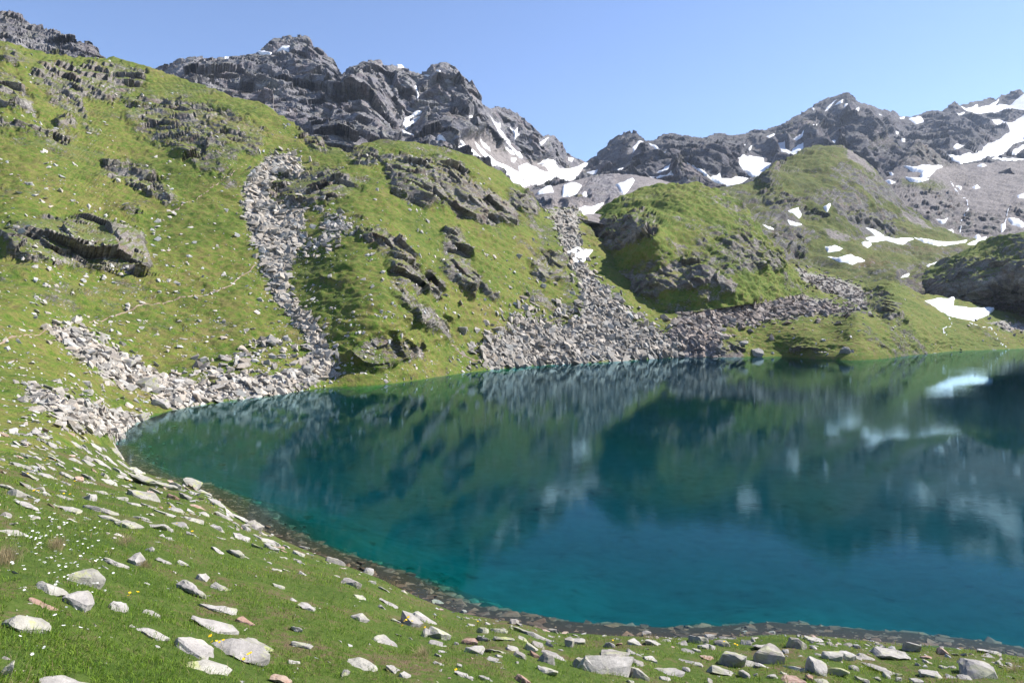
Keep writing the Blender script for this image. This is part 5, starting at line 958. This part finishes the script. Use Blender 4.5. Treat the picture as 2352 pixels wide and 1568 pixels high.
# ------------------------------------------------------------------ boulders standing out on the far slopes
def hill_rock(i, u, v, w, h, kind, label):
    P = surf_point('hill', np.array([u]), np.array([v + h*0.3]))[0]; d = project(P)[2]; wp, hp = w*d/F, h*d/F
    vv, f = make_rock(5000+i, kind, (wp*1.1, wp*0.8, hp*1.35)); a = 0.5*math.sin(i*7.1)
    c, s_ = math.cos(a), math.sin(a); Rm = np.array([[c, s_*0.3, -s_*0.25], [-s_, c, 0.2], [0.25*s_, -0.2, 1.0]])
    o = mesh_np('boulder', vv @ Rm, f, MATK[kind], False, None, {'tint': np.tile(np.array([[1.0, 1, 1, 0]]), (len(vv), 1))})
    o.location = P + np.array([0, 0, hp*0.2]); tag(o, label, 'boulder', 'boulders on the slopes across the lake')
for i, a in enumerate([(1193, 590, 13, 14, 'pale', 'lone white boulder on the bright green slope'), (1061, 757, 27, 15, 'dark', 'lone grey boulder on the grass right of the reddish overhang'), (1205, 704, 17, 14, 'dark', 'dark boulder at the top of the grey boulder field'), (1222, 551, 10, 7, 'pale', 'small pale boulder high on the slope under the dark crag'),
                       (280, 838, 42, 20, 'pale', 'broad pale slab in the boulder fan left of the lake'), (333, 886, 44, 36, 'lichen', 'largest pale slab in the boulder fan near the lake'), (697, 860, 36, 20, 'dark', 'tilted grey block in the rock pile at the foot of the gully'), (700, 885, 18, 16, 'pale', 'upright flake in the rock pile at the foot of the gully'), (367, 930, 36, 22, 'dark', 'dark-sided boulder on the shore at the left tip of the lake'), (610, 841, 19, 15, 'dark', 'grey boulder in the grass left of the rock pile'),
                       (647, 828, 15, 12, 'dark', 'small dark boulder in the grass left of the rock pile'), (203, 873, 26, 14, 'pale', 'pale wedge in the grass between the two stone tongues'), (317, 958, 46, 18, 'lichen', 'flat lichen slab right at the left tip of the lake'), (270, 1003, 34, 15, 'pale', 'flat slab at the very tip of the lake'), (200, 900, 22, 14, 'pale', 'square pale slab above the lower stone tongue'), (128, 880, 20, 12, 'pale', 'narrow pale slab in the grass above the lower stone tongue'),
                       (1738, 810, 26, 18, 'dark', 'block at the water line of the meadow point'), (1705, 794, 18, 14, 'dark', 'grey block beside the dark hollow of the meadow point'), (1940, 806, 19, 18, 'pale', 'pale block at the water line on the middle of the meadow point'), (1955, 805, 12, 9, 'pale', 'small pale stone right of the pale water line block'), (1812, 678, 10, 12, 'pale', 'white boulder in the reddish scree'), (2146, 812, 9, 6, 'dark', 'small dark stone at the tip of the meadow point'), (640, 930 - 50, 16, 12, 'pale', 'pale block in the grass at the gully foot'),
                       (598, 690, 14, 10, 'pale', 'pale boulder in the grass at the right end of the path'), (665, 704, 24, 16, 'dark', 'grey block in the lower scree gully')]):
    hill_rock(i, *a)
# ------------------------------------------------------------------ path and streams
def ribbon(name, surf, pts, wd, mat, lift, label, cat, kind, gaps=0.0, seed=1):
    r = np.random.default_rng(seed); p = np.array(pts, float); sl = np.concatenate([[0], np.cumsum(np.hypot(*np.diff(p, axis=0).T))]); n = int(sl[-1]/2.2)
    t = np.linspace(0, sl[-1], n); cu = np.interp(t, sl, p[:, 0]); cv = np.interp(t, sl, p[:, 1])
    k = np.stack([t/9, np.zeros(n), np.full(n, seed*3.3)], -1); cu = cu + 2*perlin(k); cv = cv + 1.6*perlin(k + 8)
    tu, tv = np.gradient(cu), np.gradient(cv); L_ = np.hypot(tu, tv)+1e-9; nu_, nv_ = -tv/L_, tu/L_
    w = wd*np.clip(0.75 + 0.9*perlin(k*2.1 + 4), 0.25, 1.8)
    s5 = np.linspace(-1, 1, 4); U = cu[:, None] + nu_[:, None]*s5[None]*w[:, None]; V = cv[:, None] + nv_[:, None]*s5[None]*w[:, None]
    P = surf_point(surf, U, V); N = surf_point(surf, U, V, 'N'); N = np.where(N[..., 2:3] < 0, -N, N)
    tc = CAM - P; tc /= np.linalg.norm(tc, axis=-1, keepdims=True)
    lf = lift*(1 - 1.3*np.abs(s5))[None, :, None]
    P = P + N*lf + tc*lift*0.5
    f = grid_faces(n, 4)
    if gaps: keep = perlin(np.stack([t/6, np.zeros(n), np.full(n, seed*1.9)], -1))[:-1] > gaps - 0.5; f = f.reshape(n-1, 3, 4)[keep].reshape(-1, 4)
    o = mesh_np(name, P.reshape(-1, 3), f, mat); tag(o, label, cat, kind=kind); return o
ribbon('path', 'hill', Z(4, [(620, 738), (750, 705), (860, 680), (1000, 650), (1100, 635), (1250, 605), (1400, 580), (1500, 550), (1580, 510), (1650, 450), (1700, 410), (1760, 370)]), 1.5, M_path, 0.12, 'trodden earth footpath crossing the green slope', 'path', 'structure', 0.2)
ribbon('path', 'hill', Z(4, [(-60, 905), (0, 900), (100, 880), (200, 840), (300, 800), (400, 765)]), 1.3, M_path, 0.15, 'footpath on the grass at the left picture edge', 'path', 'structure', 0.15, seed=2)
ribbon('path', 'hill', Z(1, [(1110, 1480), (1250, 1440), (1340, 1380), (1480, 1290), (1560, 1230), (1700, 1130)]), 1.3, M_path, 0.15, 'faint upper footpath climbing to the scree gully', 'path', 'structure', 0.45, seed=3)
ribbon('path', 'hill', Z(5, [(760, 1150), (800, 1190), (870, 1230), (960, 1270)]), 1.6, M_path, 0.15, 'short eroded track near the far shore', 'path', 'structure', seed=4)
ribbon('stream', 'hill', Z(9, [(1830, 705), (1865, 740), (1850, 775), (1790, 795), (1800, 825), (1870, 862)]), 1.4, M_foam, 0.25, 'white brook running from the big snow patch', 'stream', 'structure', 0.55, seed=5)
ribbon('stream', 'hill', Z(9, [(1960, 740), (2010, 780), (2110, 790), (2160, 830), (2165, 870), (2220, 910), (2255, 945)]), 1.4, M_foam, 0.25, 'inlet brook winding through the meadow to the lake', 'stream', 'structure', 0.55, seed=6)
ribbon('waterfall', 'upper_bench', Z(3, [(1840, 770), (1900, 840), (1960, 880), (1970, 950), (1935, 1000), (1910, 1050), (1930, 1120)]), 1.8, M_foam, 0.9, 'thin white waterfall on the dark step at the valley head', 'waterfall', 'structure', 0.4, seed=7)
ribbon('waterfall', 'upper_bench', Z(3, [(2265, 915), (2240, 960), (2228, 1010), (2215, 1060)]), 1.6, M_foam, 0.9, 'second thin waterfall at the right picture edge', 'waterfall', 'structure', 0.4, seed=8)
# ------------------------------------------------------------------ small stones of the meadow and the lake floor
def inside_rock(u, v, k=0.85):
    m = np.zeros(len(u), bool)
    for ru, rv, rw, rh in occupied: m |= ((u-ru)/rw)**2 + ((v-rv)/rh)**2 < k
    return m
def near_frame(q):
    P = near_point(q[:, 0], q[:, 1]); a = near_point(q[:, 0]+5, q[:, 1]); b = near_point(q[:, 0], q[:, 1]-4)
    n = np.cross(a-P, b-P); n /= np.linalg.norm(n, axis=1)[:, None]; n = np.where(n[:, 2:3] < 0, -n, n); return P, n
def meadow_stones():
    q = np.stack([r_.uniform(-150, 2500, 90000), r_.uniform(985, 1620, 90000)], 1)
    nl = np.where(q[:, 0] < 265, 985, near_line(q[:, 0])); q = q[q[:, 1] > nl + 1]; nl = np.where(q[:, 0] < 265, 985, near_line(q[:, 0]))
    band = np.exp(-((q[:, 1]-nl)/np.where(q[:, 0] < 650, 55, 18))**2)*np.where(q[:, 0] < 265, 0.4, 1)
    left = np.clip(1 - (q[:, 1]-1000)/260, 0, 1)*np.clip(1-(q[:, 0]-250)/400, 0, 1)
    belt = np.where(q[:, 0] > 1080, np.exp(-((q[:, 1]-1500)/40)**2), 0)
    dn = fbm(np.stack([q[:, 0]/60, q[:, 1]/34, np.zeros(len(q))], -1), 3)
    wgt = np.clip(0.026 + 0.34*band + 0.26*left + 0.10*belt, 0, 1)*np.clip(0.6 + 1.6*dn, 0.08, 2)
    sel = r_.random(len(q)) < wgt*0.9; q = q[sel]; P, N = near_frame(q); d = np.linalg.norm(P-CAM, axis=1); n = len(q)
    px = 3 + 21*r_.random(n)**3.5 + 16*band[sel]*r_.random(n)**1.5
    size = px*d/F*np.where(q[:, 1] > 1250, 0.8, 1.1)
    t = tints(r_, n, 0.85, 1.25); red = r_.random(n) < 0.1; t[red, :3] *= np.array([1.05, 0.82, 0.74])
    o = stone_field('meadow_stones', P, N, size, M_pale, r_, t, 0.25, (0.6, 0.3), -0.08)
    tag(o, 'small pale stones strewn through the near meadow and bank', 'stones', kind='stuff'); return n
meadow_stones()
def lake_stones():
    x = r_.uniform(-32, 32, 110000); y = r_.uniform(9, 60, 110000)
    u, v, d = project(np.stack([x, y, np.zeros_like(x)], -1)); sd = sdist(LAKE, u, v, 60); D = shore_dist(x, y)
    ok = (sd < 2) & (D < 7) & (r_.random(len(x)) < (np.exp(-(D/1.6)**2) + 0.012)*np.clip(1.2-y/60, .3, 1)); x, y, D = x[ok], y[ok], D[ok]; n = len(x)
    size = (0.10 + 0.48*r_.random(n)**2.6)*(1 + 0.2*D); P = np.stack([x, y, bed_z(x, y)], -1)
    t = tints(r_, n, 0.5, 1.4, 0.07)
    o = stone_field('lake_floor_stones', P, np.tile([0, 0, 1.0], (n, 1)), size, M_bed, r_, t, 0.08, (0.75, 0.2), -0.2)
    tag(o, 'brown flat stones under the clear shallow water', 'stones', kind='stuff'); return n
lake_stones()
# ------------------------------------------------------------------ grass
def blades(name, q, length, width, tint, r, lean=0.9, label=None, kind='stuff', cat='grass', group=None, P=None, N=None):
    if P is None: P, N = near_frame(q)
    n = len(P); az = r.uniform(0, 2*math.pi, n); side = np.stack([np.cos(az), np.sin(az), np.zeros(n)], 1); ld = np.stack([-np.sin(az), np.cos(az), np.zeros(n)], 1)
    ln = lean*r.random(n)[:, None]; up = N*0.6 + np.array([0, 0, 0.6]); up /= np.linalg.norm(up, axis=1)[:, None]
    L_ = length[:, None]; w = width[:, None]*0.5
    a = P - side*w - up*0.01; b = P + side*w - up*0.01; m = P + up*L_*0.45 + ld*L_*ln*0.25; c = m - side*w*1.15; d = m + side*w*1.15; e = P + up*L_*(1-0.35*ln) + ld*L_*ln
    V = np.stack([(a+b)/2, c*1.0, d*1.0, e], 1).reshape(-1, 3); i = (np.arange(n)*4)[:, None, None]
    f = (np.array([[0, 2, 1], [1, 2, 3]])[None] + i).reshape(-1, 3)
    tt = np.repeat(tint, 4, 0)
    o = mesh_np(name, V, f, M_blade, True, None, {'tint': tt}); tag(o, label, cat, group, kind); return o
def build_grass():
    r = np.random.default_rng(5); M = 330000
    q = np.stack([r.uniform(-420, 2780, M), r.uniform(985, 1800, M)], 1)
    nl = np.where(q[:, 0] < 265, 985, near_line(q[:, 0])); q = q[q[:, 1] > nl + 4 + 5*r.random(len(q))]; q = q[(q[:, 0] > 270) | (r.random(len(q)) < np.clip((q[:, 1]-985)/110, 0, 1))]
    P = near_point(q[:, 0], q[:, 1], False); pat = fbm(P/1.4, 3); pat2 = fbm(P/0.45 + 30, 2)
    keep = r.random(len(q)) < np.clip(0.85 + 2.0*pat + 1.0*pat2, 0.05, 1); q, pat, pat2 = q[keep], pat[keep], pat2[keep]; n = len(q)
    keep = ~inside_rock(q[:, 0], q[:, 1] , 0.6); q, pat, pat2 = q[keep], pat[keep], pat2[keep]; n = len(q)
    P, N = near_frame(q); d = np.linalg.norm(P-CAM, axis=1)
    length = (0.018 + 0.05*r.random(n)**2.2)*(1 + 0.9*np.clip(pat2 + 0.6*pat, -0.6, 1))*np.clip(d/9, 1, 1.8); width = np.maximum(0.0035, 0.75*d/F)*(0.8 + 0.6*r.random(n))
    h = r.random(n); dry = r.random(n) < np.clip(0.07 - 0.4*pat, 0.02, 0.45)
    base = np.array([0.07, 0.160, 0.014])[None]*(1-h)[:, None] + np.array([0.20, 0.285, 0.032])[None]*h[:, None]
    base[dry] = np.array([0.26, 0.21, 0.10])*(0.7 + 0.5*r.random((dry.sum(), 1)))
    base *= (0.75 + 0.5*r.random((n, 1)))
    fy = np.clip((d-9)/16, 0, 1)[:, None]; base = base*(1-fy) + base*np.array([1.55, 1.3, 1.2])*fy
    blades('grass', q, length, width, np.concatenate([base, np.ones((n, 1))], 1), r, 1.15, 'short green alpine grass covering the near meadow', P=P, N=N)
build_grass()
def build_stalks():
    r = np.random.default_rng(6); q = np.stack([r.uniform(-200, 2500, 5200), r.uniform(1040, 1640, 5200)], 1); nl = np.where(q[:, 0] < 265, 1010, near_line(q[:, 0])); q = q[q[:, 1] > nl + 8]
    P = near_point(q[:, 0], q[:, 1], False); q = q[r.random(len(q)) < np.clip(0.3 + 1.6*fbm(P/1.1 + 50, 2), 0.02, 1)]; n = len(q); P, N = near_frame(q); d = np.linalg.norm(P-CAM, axis=1)
    c = np.array([0.36, 0.29, 0.15])[None]*(0.6 + 0.6*r.random((n, 1)))
    blades('dry_stalks', q, 0.06 + 0.10*r.random(n)**2, np.maximum(0.0022, 0.45*d/F), np.concatenate([c, np.ones((n, 1))], 1), r, 0.9, 'thin straw-coloured stalks standing in the near meadow', P=P, N=N)
build_stalks()
def tuft(i, u, v, n, spread, ln, label, colr=(0.34, 0.27, 0.15)):
    r = np.random.default_rng(300+i); d = float(near_depth(np.array([u]), np.array([v]))[0]); q = np.stack([u + r.normal(size=n)*spread, v + r.normal(size=n)*spread*0.45], 1)
    c = np.array(colr)[None]*(0.65 + 0.6*r.random((n, 1)))
    o = blades('grass_tuft', q, ln*(0.6 + 0.6*r.random(n)), np.full(n, max(0.003, 0.6*d/F)), np.concatenate([c, np.ones((n, 1))], 1), r, 1.1, label, None, 'grass tuft', 'dry grass tufts in the near meadow')
for i, a in enumerate([(13, 1290, 420, 13, 0.20, 'straw-coloured grass tuft at the left picture edge'), (130, 1268, 300, 9, 0.16, 'straw-coloured tuft beside the white flowers'), (287, 1243, 180, 10, 0.13, 'brownish tuft alone in the upper meadow'), (535, 1482, 160, 7, 0.12, 'dry tuft on the big brownish slab'), (910, 1340, 200, 12, 0.14, 'pale tuft at the shore edge left of the shallows'), (970, 1500, 160, 9, 0.14, 'dry tuft in the grass below the layered block'),
                       (330, 1300, 150, 7, 0.12, 'dry tuft beside the pointed white stone'), (1490, 1470, 140, 10, 0.14, 'dry tuft on the bank behind the largest boulder'), (2330, 1560 - 25, 90, 8, 0.14, 'dry tuft beside the fractured boulder')]): tuft(i, *a)
# ------------------------------------------------------------------ flowers
def flower_proto(name, petal, rad, hgt, npet=7):
    v = [(0.0012*math.cos(a), 0.0012*math.sin(a), 0) for a in (0, 2.1, 4.2)] + [(0.0008*math.cos(a), 0.0008*math.sin(a), hgt) for a in (0, 2.1, 4.2)]
    f = [(0, 1, 4), (0, 4, 3), (1, 2, 5), (1, 5, 4), (2, 0, 3), (2, 3, 5)]; mi = [0]*6
    c = len(v); v.append((0, 0, hgt+rad*0.25)); ring = 2*npet
    for k in range(ring):
        a = 2*math.pi*k/ring; rr = rad*(1.0 if k % 2 == 0 else 0.72); v.append((rr*math.cos(a), rr*math.sin(a), hgt + rad*(0.35 if k % 2 == 0 else 0.1)))
    b = len(v); v.append((0, 0, hgt - rad*0.35))
    for k in range(ring):
        k2 = (k+1) % ring; f.append((c, c+1+k, c+1+k2)); mi.append(1); f.append((b, c+1+k2, c+1+k)); mi.append(1)
    o = mesh_np(name, np.array(v), np.array(f), [M_stem, petal], False, None, None, mi); me = o.data; bpy.data.objects.remove(o); return me
me_w = flower_proto('white_flower', M_petal, 0.0125, 0.085); me_y = flower_proto('yellow_flower', M_yellow, 0.017, 0.10, 5)
def flowers(me, name, pts, label, group, cat, sc_min=0.8):
    q = np.array(pts, float); P, N = near_frame(q); r = np.random.default_rng(77)
    for k in range(len(q)):
        o = bpy.data.objects.new(name, me); col.objects.link(o); o.location = P[k]; d = np.linalg.norm(P[k]-CAM)
        o.rotation_euler = (r.normal()*0.25 + 0.25, r.normal()*0.25, r.uniform(0, 6)); s1 = (sc_min + 0.5*r.random())*max(1.0, min(1.5, d/9)); o.scale = (s1, s1, s1); tag(o, label, cat, group)
rf = np.random.default_rng(9)
wh = np.concatenate([np.stack([rf.normal(115, 45, 60), rf.normal(1250, 28, 60)], 1), np.stack([rf.normal(170, 45, 45), rf.normal(1300, 22, 45)], 1), np.stack([rf.normal(190, 30, 18), rf.normal(1352, 14, 18)], 1), np.stack([rf.uniform(0, 260, 30), rf.uniform(1180, 1500, 30)], 1)])
flowers(me_w, 'white_flower', wh, 'small white flower in the cluster of the left meadow', 'white flowers in the left meadow', 'flower')
wh2 = np.stack([rf.uniform(60, 620, 70), rf.uniform(1080, 1240, 70)], 1); wh2 = wh2[wh2[:, 1] > near_line(wh2[:, 0]) + 8]
flowers(me_w, 'white_flower', wh2, 'tiny white flower among the stones of the upper meadow', 'white flowers among the bank stones', 'flower')
yl = Z(6, [(880, 1020), (910, 1040), (925, 1030), (1475, 1330), (1495, 1350), (1525, 1320), (1540, 1335), (1470, 1350), (1715, 1405), (1740, 1430), (1675, 1445)])
flowers(me_y, 'yellow_flower', yl, 'bright yellow flower among the boulders of the lower left meadow', 'yellow flowers of the lower left meadow', 'flower')
yl = Z(6, [(430, 305), (420, 312), (240, 315), (260, 308), (200, 80), (320, 70), (325, 64), (370, 50), (905, 190), (915, 180), (895, 195), (515, 230), (1320, 585), (1345, 415), (1180, 395), (1220, 500), (1450, 380), (1470, 370), (500, 325), (180, 165), (220, 155), (550, 205), (1300, 415)])
flowers(me_y, 'yellow_flower', yl, 'small yellow flower among the stones of the upper meadow', 'yellow flowers of the upper meadow', 'flower')
yl = Z(7, [(430, 1185), (455, 1190), (470, 1200), (475, 1180), (445, 1200), (580, 1220), (940, 1185), (480, 930), (1870, 1305), (800, 1555)]) + Z(8, [(360, 1330), (280, 1322), (350, 1345)])
flowers(me_y, 'yellow_flower', yl, 'yellow flower near the slabs of the lower right meadow', 'yellow flowers by the lower slabs', 'flower')
# ------------------------------------------------------------------ haze
def haze(dens):
    lo = np.array([-1700, -60, -15.5]); hi = np.array([4300, 3300, 1080.0])
    v = np.array([[(lo, hi)[a][0], (lo, hi)[b][1], (lo, hi)[c][2]] for a in (0, 1) for b in (0, 1) for c in (0, 1)])
    f = np.array([(0, 1, 3, 2), (4, 6, 7, 5), (0, 4, 5, 1), (2, 3, 7, 6), (0, 2, 6, 4), (1, 5, 7, 3)])
    m = new_mat('mountain_air'); t = NT(m); pv = t.add('ShaderNodeVolumePrincipled'); pv.inputs['Density'].default_value = dens; pv.inputs['Color'].default_value = (0.62, 0.74, 0.95, 1); pv.inputs['Anisotropy'].default_value = 0.2
    o = t.add('ShaderNodeOutputMaterial'); t.link(pv.outputs[0], o.inputs['Volume'])
    ob = mesh_np('haze', v, f, m, False); tag(ob, 'thin bluish air in front of the far peaks', 'haze', kind='stuff')
haze(0.00006)
